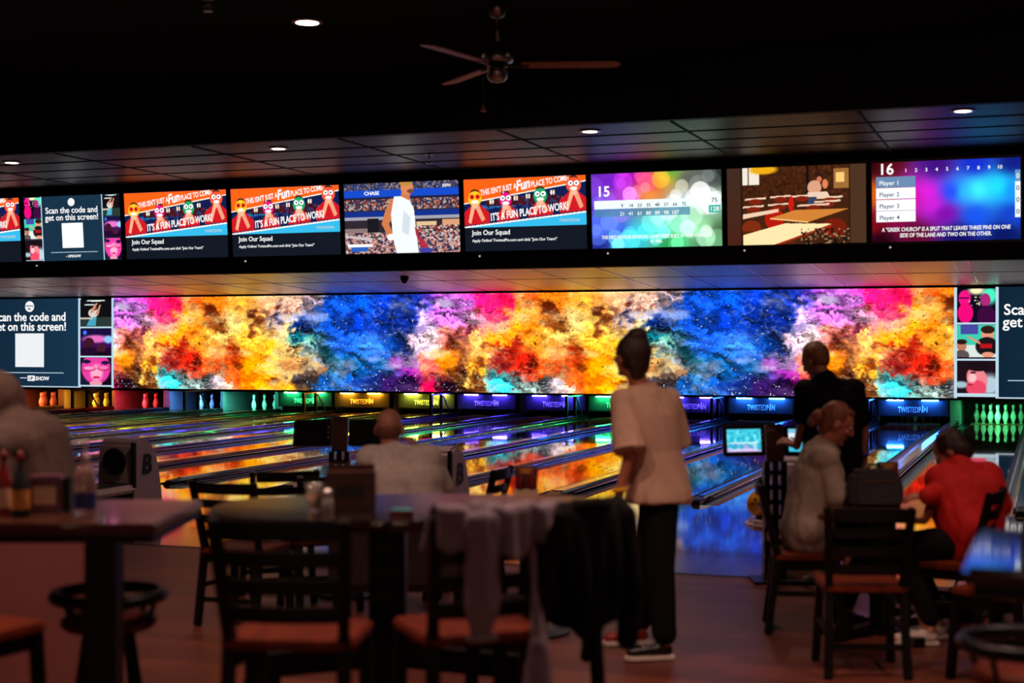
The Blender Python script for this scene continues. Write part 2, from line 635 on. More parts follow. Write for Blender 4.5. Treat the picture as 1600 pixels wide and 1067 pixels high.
# lane ceiling slopes down towards the pins, in two stepped rows of panels
sl = -0.0446
g = G()
y0, y1, y2, y3 = 17.42, 29.4, 29.4, 32.25
zz = lambda y: 2.93 + sl * (y - 32.25)
g.prism([(y0, zz(y0)), (y1, zz(y1)), (y1, zz(y1) + .06), (y0, zz(y0) + .06)], -29.5, 3.0,
        Matrix(((0, 0, 1, 0), (1, 0, 0, 0), (0, 1, 0, 0), (0, 0, 0, 1))))
struct('ceiling_lanes', g, M['lceil'], 'sloping panelled ceiling above the lanes, lower row')
g = G()
g.prism([(y2, zz(y2) - .008), (y3, zz(y3) - .008), (y3, zz(y3) + .06), (y2, zz(y2) + .06)], -29.5, 3.0,
        Matrix(((0, 0, 1, 0), (1, 0, 0, 0), (0, 1, 0, 0), (0, 0, 0, 1))))
struct('ceiling_screen_edge', g, M['lceil'], 'bright ceiling panel strip just above the video wall')
g = G()
for i in range(21):  # pale strips imitate light caught in the gaps between panels
    x = 1.37 - 1.36 * i
    g.bar((x, 24.5, zz(24.5) - .004), (x, y1, zz(y1) - .004), .022, .012)
    g.bar((x - .02, y2, zz(y2) - .012), (x - .02, y3, zz(y3) - .012), .022, .012)
struct('trim_3', g, M['rail'], 'pale strips standing in for light caught in the lane ceiling gaps')
struct('wall_back', G().box(-30, 3.2, 34.9, 35.0, -0.1, 3.4), M['black'], 'black back wall behind the pinsetters')
struct('wall_right', G().box(3.0, 3.2, 10.75, 35.0, -0.1, 4.5), M['black'], 'dark right side wall of the lanes')
struct('wall_left', G().box(-30.2, -30.0, 10.75, 35.0, -0.1, 4.5), M['black'], 'dark left side wall of the lanes')

# ------------------------------------------------------------------ video wall
YW = 32.3
ZB, ZT = 0.565, 2.875
Xp = lambda px: YW * t_of(px)
vw = thing('video_wall', 'long lit video wall of coloured powder clouds above the pins', 'screen', (0, YW, 0))
g = G()
xa, xb = Xp(-46), 2.2
g.box(xa - 1.6, xb, 0.03, 0.55, ZB - 0.01, ZT + 0.05)
obj('cabinet', g, M['tvcase'], vw)
g = G()
g.box(xa - 1.6, xb, -0.03, 0.03, ZT, ZT + 0.05)
g.box(xa - 1.6, xb, -0.03, 0.03, ZB - 0.045, ZB)
obj('frame', g, M['tvcase'], vw)

CP = [  # colours of the powder picture, one repeat (px, py, rgb)
    (650, 465, 20, 50, 150), (672, 466, 90, 60, 190), (690, 468, 200, 90, 220), (722, 470, 220, 130, 235), (755, 468, 235, 50, 140), (782, 470, 235, 30, 100),
    (803, 480, 245, 150, 40), (830, 465, 170, 70, 20), (870, 470, 235, 140, 40), (920, 470, 245, 175, 80), (970, 465, 240, 180, 140), (1010, 470, 235, 190, 170),
    (1045, 464, 200, 170, 170), (1075, 470, 20, 90, 220), (1130, 470, 15, 95, 230), (1180, 470, 10, 60, 180), (1215, 475, 10, 50, 160),
    (641, 500, 10, 40, 130), (660, 490, 245, 190, 235), (700, 500, 235, 140, 240), (740, 505, 255, 205, 230), (772, 495, 240, 80, 140), (790, 500, 248, 160, 40),
    (830, 500, 240, 130, 25), (868, 505, 130, 70, 30), (900, 500, 255, 225, 150), (950, 500, 252, 205, 110), (985, 488, 120, 110, 150), (1002, 503, 250, 220, 165),
    (1030, 503, 10, 50, 140), (1080, 495, 15, 85, 215), (1130, 500, 10, 60, 175), (1180, 500, 10, 55, 160), (1212, 502, 10, 40, 130),
    (645, 530, 250, 215, 228), (670, 530, 252, 225, 228), (700, 530, 245, 160, 150), (738, 522, 90, 30, 50), (752, 532, 255, 195, 120), (786, 528, 255, 165, 40),
    (803, 547, 140, 30, 20), (840, 535, 250, 175, 60), (880, 525, 255, 220, 135), (930, 530, 255, 205, 90), (970, 540, 255, 195, 60), (998, 540, 252, 218, 145),
    (1020, 523, 10, 110, 125), (1037, 540, 130, 205, 175), (1060, 545, 5, 60, 70), (1097, 537, 40, 110, 235), (1140, 535, 70, 140, 245), (1165, 548, 60, 130, 240),
    (1190, 545, 10, 85, 190), (1213, 540, 10, 50, 135),
    (640, 575, 150, 40, 140), (663, 570, 235, 110, 100), (700, 560, 248, 150, 30), (722, 576, 70, 25, 18), (750, 570, 255, 205, 75), (792, 570, 120, 30, 30),
    (822, 570, 220, 50, 30), (850, 580, 238, 90, 30), (902, 558, 165, 55, 18), (930, 575, 252, 145, 20), (970, 570, 255, 170, 30), (1012, 566, 235, 170, 110),
    (1050, 577, 170, 130, 100), (1080, 568, 5, 85, 105), (1130, 575, 10, 100, 165), (1180, 575, 10, 110, 190), (1208, 570, 165, 60, 180),
    (643, 605, 50, 10, 70), (665, 608, 235, 20, 90), (690, 605, 26, 10, 24), (720, 605, 70, 40, 18), (745, 605, 255, 218, 120), (785, 600, 60, 205, 215),
    (820, 605, 205, 240, 230), (842, 598, 50, 60, 60), (872, 606, 250, 230, 230), (897, 598, 242, 110, 40), (930, 600, 252, 145, 20), (970, 605, 255, 165, 30),
    (1000, 608, 252, 175, 60), (1030, 600, 50, 40, 40), (1065, 605, 20, 115, 220), (1110, 605, 20, 100, 205), (1150, 605, 20, 40, 110), (1185, 605, 70, 30, 115),
    (1218, 605, 45, 15, 80)]
PX0, PX1 = Xp(640), Xp(1228)
PER = PX1 - PX0
pts = np.array([[Xp(a), z_of(a, b, YW)] for a, b, *_ in CP])
cols = np.array([[r, g_, b_] for _, _, r, g_, b_ in CP], dtype=float)
x0, x1 = Xp(176), Xp(1493)
pic = Pic(x1 - x0, ZT - ZB, 1300, 180)
XX, ZZ = x0 + pic.U * pic.w, ZB + pic.V * pic.h
um = np.mod(XX - PX0, PER)


def pf(sx, sz, seed, oc=5):
    """noise that repeats with the picture"""
    w = um / PER
    a = fbm(um * sx, ZZ * sz, seed, oc)
    b = fbm((um - PER) * sx, ZZ * sz, seed, oc)
    k = np.clip((w - 0.85) / 0.15, 0, 1)
    return a * (1 - k) + b * k


def warp(seed):
    return ((pf(.8, .8, seed, 2) - .5) * .30 + (pf(2.4, 2.4, seed + 40, 3) - .5) * .50 + (pf(7, 7, seed + 80, 3) - .5) * .34 + (pf(20, 20, seed + 120, 2) - .5) * .20)


wx, wz = warp(3), warp(205) * .8
num = np.zeros(um.shape + (3,))
den = np.zeros(um.shape)
for (cx, cz), c in zip(pts, cols):
    cu = (cx - PX0)
    dx = um + wx - cu
    dx = dx - PER * np.round(dx / PER)
    d2 = dx * dx + ((ZZ + wz - cz) * 1.15) ** 2 + 0.012
    w = d2 ** -1.9
    num += w[..., None] * c
    den += w
pic.c = num / den[..., None]
mean = pic.c.mean(-1, keepdims=True)
sat = np.where((pic.c[..., 2] > pic.c[..., 0] + 10)[..., None], 1.04, 1.22)
pic.c = mean + (pic.c - mean) * sat
# streaks and grain of the powder, flowing up to the right
fu, fz = um + wx * .8, ZZ + wz * .8
st = fbm(fu * 2.2 - fz * 1.2, fu * 3.0 + fz * 9.0, 21, 5, .62)
st2 = fbm((fu - PER) * 2.2 - fz * 1.2, (fu - PER) * 3.0 + fz * 9.0, 21, 5, .62)
kk = np.clip((um / PER - .85) / .15, 0, 1)
st = st * (1 - kk) + st2 * kk
fil = 1 - np.abs(2 * pf(2.6, 5, 33, 6) - 1)
warm = np.clip((pic.c[..., 0] - pic.c[..., 2] - 20) / 50, 0, 1)
lum = (.98 - .20 * (1 - warm)) + (1.15 + 1.1 * (1 - warm)) * (st - .47) + .5 * (fil - .74)
pic.c = pic.c * np.clip(lum, .15, 1.35)[..., None]
dark = np.clip((pf(1.7, 2.4, 55, 5) - .60) * 9, 0, 1) * warm
pic.c = pic.c * (1 - .72 * dark[..., None] * np.array([.75, 1.0, 1.05]))
hi = np.clip((pf(1.4, 3.4, 91, 7) - .54) * 6, 0, 1) * np.clip(mean[..., 0] / 150, 0, 1)
tint = np.where((warm > .5)[..., None], np.array([255, 232, 170.]), np.array([235, 225, 255.]))
pic.c = pic.c + (tint - pic.c) * (hi * .68)[..., None]
vein = np.clip((1 - np.abs(2 * pf(3.2, 6.5, 140, 6) - 1) - .93) * 12, 0, 1) * np.clip(pf(1.2, 1.2, 160, 3) * 3 - 1, 0, 1)
pic.c = pic.c + (tint - pic.c) * (vein * .55)[..., None]
sp = vnoise(um * 34, ZZ * 34, 71)
pic.c = np.where(((warm > .6) & (sp > .90) & (pf(1.5, 1.5, 66, 3) > .5))[..., None], pic.c * .35, pic.c)
sp2 = vnoise(um * 26, ZZ * 26, 77)
low = np.clip((1.7 - ZZ) / .9, 0.0, 1)
pic.c = np.where(((warm < .3) & (mean[..., 0] < 130) & (sp2 > .965 - .05 * low))[..., None], np.array([200, 215, 235.]), pic.c)
pic.c = 255 * (np.clip(pic.c, 0, 255) / 255) ** 1.14
pic.mesh('powder_picture', M['wallpic'], vw, x0, ZB, 0.0, 'clouds of pink, orange and blue powder')


def photo_pic(kind, w, h):
    p = Pic(w, h, 60, 54, (16, 14, 20))
    if kind == 0:      # person with arms raised
        p.rect(0, 1, 0, .35, (40, 55, 50)); p.ell(.5, .95, .3, .03, (225, 235, 230)); p.ell(.3, .8, .18, .02, (220, 230, 225))
        p.poly([(.2, .02), (.36, .42), (.52, .42), (.5, .02)], (70, 160, 190)); p.ell(.42, .5, .16, .16, (215, 205, 200)); p.ell(.45, .67, .08, .09, (120, 70, 50))
        p.poly([(.48, .45), (.62, .8), (.66, .8), (.58, .42)], (200, 140, 110)); p.poly([(.3, .5), (.5, .86), (.56, .86), (.4, .5)], (200, 140, 110))
        p.rect(.0, .4, .27, .33, (200, 190, 170))
    elif kind == 1:    # two people in purple light
        p.rect(0, 1, .0, 1, (60, 12, 90)); p.rect(0, 1, .62, 1, (24, 14, 60)); p.ell(.5, .62, .4, .14, (225, 110, 190), .6); p.ell(.9, .6, .14, .14, (140, 200, 255), .5)
        p.ell(.15, .85, .06, .08, (60, 120, 255), .5); p.rect(0, 1, 0, .3, (30, 8, 40))
        p.ell(.28, .45, .17, .22, (62, 20, 40)); p.ell(.66, .28, .15, .18, (70, 26, 46)); p.ell(.28, .1, .25, .22, (34, 10, 44)); p.ell(.66, 0, .24, .16, (24, 8, 30))
    elif kind == 2:    # close face with glasses
        p.rect(0, 1, 0, 1, (26, 12, 34)); p.ell(.5, .62, .46, .58, (230, 60, 160), .1); p.ell(.52, .45, .2, .3, (255, 170, 200), .5); p.ell(.2, .86, .14, .07, (30, 20, 60)); p.ell(.8, .82, .13, .07, (40, 20, 70))
        p.ell(.28, .6, .22, .1, (190, 20, 90), .3, .8); p.ell(.74, .62, .2, .1, (190, 20, 90), .3, .8); p.ell(.28, .62, .18, .07, (245, 150, 200), .3); p.ell(.74, .64, .16, .07, (245, 120, 180), .3)
        p.ell(.52, .28, .12, .05, (210, 30, 90)); p.poly([(0, 0), (0, .4), (.35, 0)], (22, 26, 50)); p.poly([(1, 0), (1, .3), (.66, 0)], (16, 10, 24)); p.ell(.5, .06, .2, .1, (235, 150, 170))
    elif kind == 3:    # two people, magenta and green light
        p.rect(0, 1, 0, 1, (14, 8, 30)); p.ell(.85, .8, .2, .25, (70, 240, 190), .7); p.ell(.5, .95, .2, .12, (255, 240, 190), .8)
        p.ell(.2, .72, .16, .24, (235, 20, 130)); p.ell(.22, .28, .2, .3, (240, 10, 120)); p.ell(.74, .66, .13, .2, (170, 40, 120)); p.ell(.76, .2, .24, .3, (60, 10, 60)); p.rect(.02, .32, .7, .74, (60, 0, 60))
        p.speck(.3, .6, .5, .8, .05, [(230, 220, 180)], .8, 5)
    elif kind == 4:    # person pointing, black shirt
        p.rect(0, 1, .4, 1, (60, 200, 170)); p.rect(.1, .55, .72, 1, (70, 70, 160)); p.rect(0, 1, 0, .4, (215, 225, 220)); p.ell(.8, .72, .16, .2, (225, 150, 120)); p.ell(.8, .86, .18, .12, (50, 26, 22))
        p.ell(.78, .36, .3, .28, (26, 20, 24)); p.poly([(.3, .62), (.24, .7), (.6, .5), (.6, .42)], (220, 140, 110)); p.ell(.12, .38, .13, .16, (190, 120, 90)); p.ell(.12, .5, .14, .08, (40, 24, 20)); p.ell(.12, .1, .2, .16, (90, 80, 80))
        p.rect(.6, .9, .32, .44, (180, 20, 30)); p.ell(.8, .12, .16, .08, (225, 150, 120)); p.rect(.0, 1, 0, .04, (40, 10, 30))
    elif kind == 5:    # face from below
        p.rect(0, 1, 0, 1, (30, 16, 26)); p.ell(.85, .3, .3, .3, (180, 200, 215), .7); p.ell(.1, .3, .2, .1, (160, 190, 200), .6)
        p.ell(.52, .48, .26, .36, (235, 130, 140), .1, 1, .4); p.ell(.5, .2, .26, .24, (230, 70, 100), .2); p.ell(.4, .5, .1, .14, (255, 190, 190), .5); p.ell(.55, .84, .32, .14, (26, 14, 20), .2); p.ell(.34, .3, .08, .03, (190, 30, 60)); p.ell(.42, .66, .08, .03, (60, 20, 30))
        p.rect(0, 1, 0, .05, (190, 210, 220))
    return p


def wall_photos(pxa, pxb, kinds):
    xa_, xb_ = Xp(pxa), Xp(pxb)
    fr = G()
    n = 3
    hh = (ZT - ZB - 0.05) / n
    for i, k in enumerate(kinds):
        zb_ = ZT - (i + 1) * hh
        p = photo_pic(k, xb_ - xa_ - .06, hh - .05)
        p.mesh('photo_tile', M['wallflat'], vw, xa_ + .03, zb_ + .02, -0.004, ['bowler with raised arms', 'two people in purple light', 'face with glasses in pink light', 'two people in magenta light', 'person in black pointing', 'face seen from below'][k])
        fr.box(xa_, xb_, -0.006, 0.02, zb_ - .02, zb_ + .02)
    for x in (xa_, xb_):
        fr.box(x - .03, x + .03, -0.006, 0.02, ZB, ZT)
    obj('photo_border', fr, em('lit_pale_border_%d' % pxa, (190, 220, 235), 1.0, False), vw)


def qr_panel(xa_, xb_, logo_x, lines, cardpx):
    p = Pic(xb_ - xa_, ZT - ZB, 40, 40, (18, 42, 62))
    p.c = p.c * (0.85 + 0.35 * p.U[..., None])
    p.mesh('message_panel', M['wallflat'], vw, xa_, ZB, 0.0, 'dark teal message panel')
    g = G()
    w = .90
    g.prism([(logo_x - w / 2, 1.09), (logo_x + w / 2, 1.09), (logo_x + w / 2, 1.97), (logo_x - w / 2, 1.97)], 0.004, 0.012,
            Matrix(((1, 0, 0, 0), (0, 0, -1, 0), (0, 1, 0, 0), (0, 0, 0, 1))))
    obj('white_card', g, em('lit_white_card_%d' % int(xa_ * 10), (245, 248, 250), 0.95, False), vw)
    g = G().lathe([(0.14, -0.012), (0.14, -0.004)], 28, Matrix.Translation((logo_x, 0, 2.675)) @ Matrix.Rotation(-PI / 2, 4, 'X'))
    obj('round_badge', g, WHITE, vw)
    text('badge_lettering', 'TWISTED', .07, (logo_x, -0.02, ZT - .21), INKE, vw, 'CENTER', .9, .02)
    text('badge_lettering', 'PIN', .07, (logo_x, -0.02, ZT - .29), INKE, vw, 'CENTER', .9, .02)
    text('message_lettering', lines[0], .315, (logo_x, -0.012, 2.30), WHITE, vw, 'CENTER', .98, .016)
    text('message_lettering', lines[1], .315, (logo_x, -0.012, 2.045), WHITE, vw, 'CENTER', .98, .016)
    g = G().box(logo_x - 1.06, logo_x + 1.06, -0.012, 0, ZB + .365, ZB + .385)
    g.box(xa_, xb_, -0.012, 0, ZB, ZB + .03)
    obj('rule_line', g, SOFTW, vw)
    g = G().box(logo_x - .06, logo_x + .16, -0.012, 0, ZB + .16, ZB + .30)
    g.box(logo_x - .30, logo_x - .10, -0.012, 0, ZB + .23, ZB + .245)
    obj('sponsor_mark', g, WHITE, vw)
    text('sponsor_lettering', 'UP', .12, (logo_x + .05, -0.02, ZB + .19), INKE, vw, 'CENTER', 1, .02)
    text('sponsor_lettering', 'SHOW', .14, (logo_x + .19, -0.012, ZB + .18), WHITE, vw, 'LEFT', 1, .02)


wall_photos(124, 176, [0, 1, 2])
wall_photos(1493, 1558, [3, 4, 5])
qr_panel(Xp(-46), Xp(124), Xp(46.5), ['Scan the code and', 'get on this screen!'], None)
qr_panel(Xp(1558), Xp(1558) + 2.54, Xp(1558) + 1.27, ['Scan the code and', 'get on this screen!'], None)

# ------------------------------------------------------------------ televisions
TW, TH_ = 1.575, 0.885
TVX = [-0.265 - 1.64 * i - 0.82 for i in range(9)]


def tv(i, label):
    o = thing('television', label, 'television', (TVX[i], 17.06, 2.84), 0, 'televisions hung in a row over the lanes', math.radians(4.5))
    g = G()
    g.box(-TW / 2 - .025, TW / 2 + .025, 0.002, 0.06, -.03, TH_ + .03)
    obj('case', g, M['tvcase'], o, .006)
    g = G()
    for a in ((-TW / 2 - .025, -TW / 2, -.03, TH_ + .03), (TW / 2, TW / 2 + .025, -.03, TH_ + .03), (-TW / 2, TW / 2, -.03, 0), (-TW / 2, TW / 2, TH_, TH_ + .03)):
        g.box(a[0], a[1], -0.014, 0.0019, a[2], a[3])
    obj('bezel', g, M['tvcase'], o)
    if i in (0, 1, 2, 3, 5, 7):
        g = G()
        g.box(-.62, -.30, -.03, .05, -.17, -.032)
        br = obj('mount_bracket', g, M['black'], o, .01)
        g = G().lathe([(.012, -.008), (.012, .0)], 10, Matrix.Translation((-.59, -.03, -.06)) @ Matrix.Rotation(-PI / 2, 4, 'X'))
        obj('status_light', g, em('status_light_%d' % i, (255, 240, 230), .5, False), br)
    g = G().box(-.02, .02, 0.0, 0.05, TH_ + .031, TH_ + .055)
    obj('wall_mount', G().box(-.25, .25, .06, .118, .25, .55), M['black'], o)
    obj('sensor_nub', g, M['black'], o)
    return o


def tv_pic(p, o, lab):
    return p.mesh('screen', M['tvpic'], o, -TW / 2, 0, 0.0, lab)


PX = lambda u: (u - .5) * TW
PZ = lambda v: v * TH_


def ad(i, label):
    o = tv(i, label)
    p = Pic(TW, TH_, 300, 170, (17, 22, 33))
    p.rect(0, 1, .33, 1, (16, 28, 74))
    for k in range(9):
        p.ell(.1 + .1 * k, .60 + .012 * k, .055, .03, (30, 90 + 8 * k, 160), .5)
    p.rect(.18, .80, .62, .74, (70, 20, 30))
    p.speck(.15, .85, .55, .75, .03, [(40, 60, 120), (20, 14, 26)], .75, 3)
    for k in range(6):
        x = .22 + .1 * k
        p.ell(x, .68 + .02 * k, .008, .035, (230, 225, 200)); p.ell(x + .02, .68 + .02 * k, .008, .035, (225, 210, 190))
    p.poly([(0, 1), (0, .66), (1, .92), (1, 1)], (240, 92, 20))
    p.poly([(0, .655), (0, .67), (1, .93), (1, .915)], (250, 240, 230))
    p.poly([(0, .33), (1, .50), (1, .33)], (50, 175, 220)); p.poly([(0, .325), (0, .345), (1, .515), (1, .495)], (250, 235, 225))
    p.rect(0, 1, 0, .33, (17, 22, 33))
    # players in red shirts holding round face masks
    for (u, v, r, c, bu, bw) in ((.09, .73, .055, (250, 190, 30), .10, .11), (.345, .70, .05, (215, 20, 120), .36, .09), (.63, .74, .055, (30, 160, 100), .63, .10), (.90, .87, .06, (235, 80, 50), .90, .115)):
        lo = .345 + .17 * u
        p.poly([(bu - bw, lo), (bu - bw, v - .20), (bu - .03, v - .08), (bu + .03, v - .08), (bu + bw, v - .20), (bu + bw, lo + .03)], (196, 24, 34))
        p.poly([(bu - bw * .62, lo + .05), (bu - bw * .42, lo + .02), (u + .005, v - .09), (u - .025, v - .07)], (235, 165, 130)); p.poly([(bu + bw * .66, lo + .08), (bu + bw * .42, lo + .05), (u - .005, v - .10), (u + .028, v - .07)], (225, 150, 118))
        p.ell(u, v + .09, .035, .04, (60, 34, 26)); p.ell(u, v, r, .105, c, .1); p.ell(u, v - .085, .025, .05, (238, 175, 140))
        for s in (-1, 1):
            ec = (255, 255, 255) if u > .2 else (225, 40, 30)
            p.ell(u + s * .024, v + .025, .02, .035, ec); p.ell(u + s * .022, v + .025, .008, .014, (20, 20, 30))
        p.ell(u, v - .045, .03, .022, (250, 240, 235))
    tv_pic(p, o, 'advert with red-shirted players under an orange banner')
    roll = math.atan2(.235 * TH_, .9 * TW)
    text('banner_lettering', "THIS ISN'T JUST A", .098, (PX(.14), -.004, PZ(.77)), WHITE, o, 'LEFT', .62, .018, .1, .001, 0, roll)
    text('banner_lettering', 'Fun', .17, (PX(.435), -.004, PZ(.815)), WHITE, o, 'LEFT', .75, .03, .35, .001, 0, roll * 1.5)
    text('banner_lettering', 'PLACE TO COME-', .098, (PX(.56), -.004, PZ(.86)), WHITE, o, 'LEFT', .62, .018, .1, .001, 0, roll)
    text('slogan_lettering', "IT'S A FUN PLACE TO WORK!", .128, (PX(.22), -.005, PZ(.415)), WHITE, o, 'LEFT', .60, .022, .1, .001, 0, roll * .8)
    text('notice_lettering', 'Join Our Squad', .085, (PX(.06), -.004, PZ(.225)), WHITE, o, 'LEFT', .95, .012, 0, .001)
    text('notice_lettering', 'Apply Online! TwistedPin.com and click "Join Our Team!"', .048, (PX(.06), -.004, PZ(.13)), WHITE, o, 'LEFT', .98, .01, 0, .001)
    text('wedge_lettering', 'TWISTEDPIN', .05, (PX(.78), -.004, PZ(.375)), SOFTW, o, 'LEFT', .9, .02, 0, .001)
    return o


ad(8, 'advert television cut off by the left edge of the photo')
ad(6, 'advert television with orange banner, right of the scan-the-code television')
ad(5, 'advert television with orange banner, left of the tennis television')
ad(3, 'advert television with orange banner, left of television 15')

# scan-the-code television
o = tv(7, 'television reading Scan the code and get on this screen')
p = Pic(TW, TH_, 240, 140, (22, 46, 66))
for (ua, ub, ks) in ((0, .185, (3, 4, 5)), (.815, 1, (0, 1, 2))):
    for r, k in enumerate(ks):
        q = photo_pic(k, (ub - ua) * TW, TH_ / 3)
        m = (p.U >= ua) & (p.U <= ub) & (p.V >= 1 - (r + 1) / 3 + .008) & (p.V <= 1 - r / 3 - .008)
        ii = np.clip(((p.U - ua) / (ub - ua) * 59).astype(int), 0, 59)
        jj = np.clip((((p.V - (1 - (r + 1) / 3)) * 3) * 53).astype(int), 0, 53)
        p.c = np.where(m[..., None], q.c[jj, ii], p.c)
for u in (.185, .815):
    p.rect(u - .004, u + .004, 0, 1, (190, 215, 225))
p.rect(.39, .61, .20, .58, (240, 243, 245)); p.ell(.5, .90, .035, .06, (245, 245, 245))
tv_pic(p, o, 'dark teal notice between photo strips')
text('notice_lettering', 'Scan the code and', .118, (0, -.004, PZ(.735)), WHITE, o, 'CENTER', .98, .014, 0, .001)
text('notice_lettering', 'get on this screen!', .118, (0, -.004, PZ(.625)), WHITE, o, 'CENTER', .98, .014, 0, .001)
obj('rule_line', G().box(PX(.27), PX(.75), -.004, 0, PZ(.125), PZ(.135)), SOFTW, o)
text('sponsor_lettering', '- UPSHOW', .05, (0, -.004, PZ(.05)), WHITE, o, 'CENTER', 1, .02, 0, .001)

# tennis
o = tv(4, 'television showing a tennis player in white before a blue stadium')
p = Pic(TW, TH_, 320, 180, (40, 38, 52))
p.speck(0, 1, .86, 1, .022, [(150, 140, 150), (90, 70, 80), (40, 60, 120)], .62, 11)
p.rect(0, 1, .80, .90, (20, 70, 190)); p.rect(0, 1, .77, .80, (30, 30, 60))
p.speck(0, 1, .62, .77, .022, [(200, 90, 50), (120, 50, 40), (190, 170, 160), (40, 50, 90)], .62, 21)
p.rect(0, 1, .52, .60, (18, 44, 130)); p.rect(0, 1, .48, .52, (150, 150, 165)); p.rect(0, 1, .34, .48, (44, 36, 44))
p.rect(0, .2, .30, .36, (130, 110, 110)); p.rect(.63, .8, .38, .44, (210, 180, 140)); p.rect(.85, 1, .38, .46, (205, 150, 110)); p.rect(.2, .3, .2, .5, (24, 22, 30))
p.speck(0, 1, 0, .30, .026, [(190, 60, 60), (220, 210, 210), (90, 60, 70), (30, 40, 80), (200, 150, 130)], .58, 31); p.speck(.6, 1, .28, .38, .02, [(220, 210, 200), (160, 60, 50)], .6, 41)
p.poly([(0, .24), (0, .27), (.24, .22), (.24, .18)], (190, 180, 185))
p.rect(.05, .19, .03, .12, (40, 90, 180)); p.rect(.02, .24, .10, .135, (235, 240, 245))
SK = (196, 116, 70)
p.poly([(.415, .78), (.36, .60), (.325, .42), (.385, .22), (.43, .24), (.39, .42), (.46, .58), (.47, .76)], SK)
p.ell(.405, .23, .035, .045, (240, 240, 245)); p.ell(.47, .10, .045, .08, (170, 84, 50)); p.ell(.50, .08, .02, .04, (240, 190, 60))
p.poly([(.44, .80), (.41, .55), (.42, .22), (.45, 0), (.64, 0), (.625, .30), (.61, .62), (.57, .76), (.52, .80)], (226, 232, 236)); p.poly([(.52, .6), (.5, .3), (.56, .25), (.58, .5)], (198, 208, 216))
p.poly([(.61, .40), (.655, .22), (.70, .16), (.73, .06), (.70, .03), (.66, .10), (.62, .26)], (170, 40, 60))
p.ell(.705, .03, .06, .04, (60, 60, 150))
p.poly([(.50, .80), (.51, .88), (.59, .88), (.57, .74)], SK); p.ell(.555, .925, .055, .10, (206, 128, 84)); p.ell(.545, .985, .06, .035, (180, 130, 60)); p.ell(.585, .87, .03, .03, (110, 66, 46))
tv_pic(p, o, 'tennis player in a white sleeveless shirt')
text('stadium_lettering', 'CHASE', .062, (PX(.18), -.004, PZ(.835)), WHITE, o, 'LEFT', 1.1, .025, 0, .001)
text('stadium_lettering', 'ESPN', .05, (PX(.86), -.004, PZ(.915)), WHITE, o, 'LEFT', 1.0, .02, .1, .001)

# score screen 15
o = tv(2, 'lane 15 score television with coloured light bubbles')
p = Pic(TW, TH_, 320, 180, (30, 40, 90))
cps = [(0, 1, 90, 40, 170), (.15, .9, 110, 30, 190), (.3, .95, 150, 20, 170), (.42, .9, 200, 30, 90), (.48, .85, 220, 90, 30), (.56, .92, 220, 190, 40), (.62, 1, 90, 160, 60), (.75, .9, 90, 90, 90), (.95, .95, 40, 44, 46),
       (.03, .6, 90, 60, 190), (.25, .7, 170, 60, 200), (.45, .7, 230, 140, 60), (.7, .65, 190, 200, 200), (.9, .6, 160, 190, 170), (.05, .3, 40, 60, 180), (.2, .25, 60, 90, 210), (.35, .2, 60, 200, 220), (.5, .25, 60, 210, 180),
       (.65, .22, 110, 220, 150), (.85, .25, 150, 220, 160), (.98, .2, 70, 100, 70), (.05, .03, 30, 40, 130), (.3, .05, 50, 190, 200), (.6, .05, 40, 150, 80), (.9, .04, 70, 120, 80)]
num, den = 0, 0
for (a, b, r, g_, b_) in cps:
    w = (((p.U - a) * 1.4) ** 2 + (p.V - b) ** 2 + .004) ** -1.6
    num = num + w[..., None] * np.array([r, g_, b_])
    den = den + w
p.c = num / den[..., None]
rr = random.Random(4)
for k in range(60):
    u, v = rr.random(), rr.random()
    r = .03 + .055 * rr.random()
    j, i_ = int(v * 179), int(u * 319)
    c = np.clip(p.c[j, i_] * (1.15 + .5 * rr.random()) + 14, 0, 255)
    p.ell(u, v, r, r * 1.78, c, .12, .45)
for (u, v, r) in ((.84, .72, .075), (.30, .72, .055), (.56, .2, .05), (.74, .25, .06), (.7, .8, .05), (.2, .05, .05), (.66, .05, .05)):
    j, i_ = int(v * 179), int(u * 319)
    p.ell(u, v, r, r * 1.78, np.clip(p.c[j, i_] * 1.2 + 40, 0, 255), .1, .7)
p.rect(.02, .22, .53, .64, (215, 235, 240)); p.rect(.02, .76, .53, .64, (225, 245, 245), .9); p.rect(.02, .76, .42, .53, (70, 130, 160), .75); p.rect(.90, .99, .55, .66, (235, 250, 250)); p.rect(.90, .99, .44, .54, (50, 170, 150))
tv_pic(p, o, 'bubbles of purple, orange, grey and green light')
text('lane_number', '15', .17, (PX(.04), -.004, PZ(.70)), WHITE, o, 'LEFT', 1, .02, 0, .001)
for k, n in enumerate(['9', '14', '23', '35', '48', '57', '66', '75']):
    text('score_lettering', n, .055, (PX(.24 + .068 * k), -.004, PZ(.545)), INKE, o, 'CENTER', 1, .012, 0, .001)
for k, n in enumerate(['21', '41', '61', '80', '89', '98', '107']):
    text('score_lettering', n, .06, (PX(.24 + .068 * k), -.004, PZ(.435)), WHITE, o, 'CENTER', 1, .012, 0, .001)
text('score_lettering', '75', .075, (PX(.945), -.004, PZ(.575)), INKE, o, 'CENTER', 1, .012, 0, .001)
text('score_lettering', '128', .075, (PX(.945), -.004, PZ(.46)), WHITE, o, 'CENTER', 1, .012, 0, .001)
text('trivia_lettering', 'THE FIRST INDOOR BOWLING LANES WERE BUILT IN NEW YORK CITY', .058, (0, -.004, PZ(.125)), WHITE, o, 'CENTER', .72, .018, 0, .001)
text('trivia_lettering', 'IN 1840.', .058, (0, -.004, PZ(.06)), WHITE, o, 'CENTER', .72, .018, 0, .001)

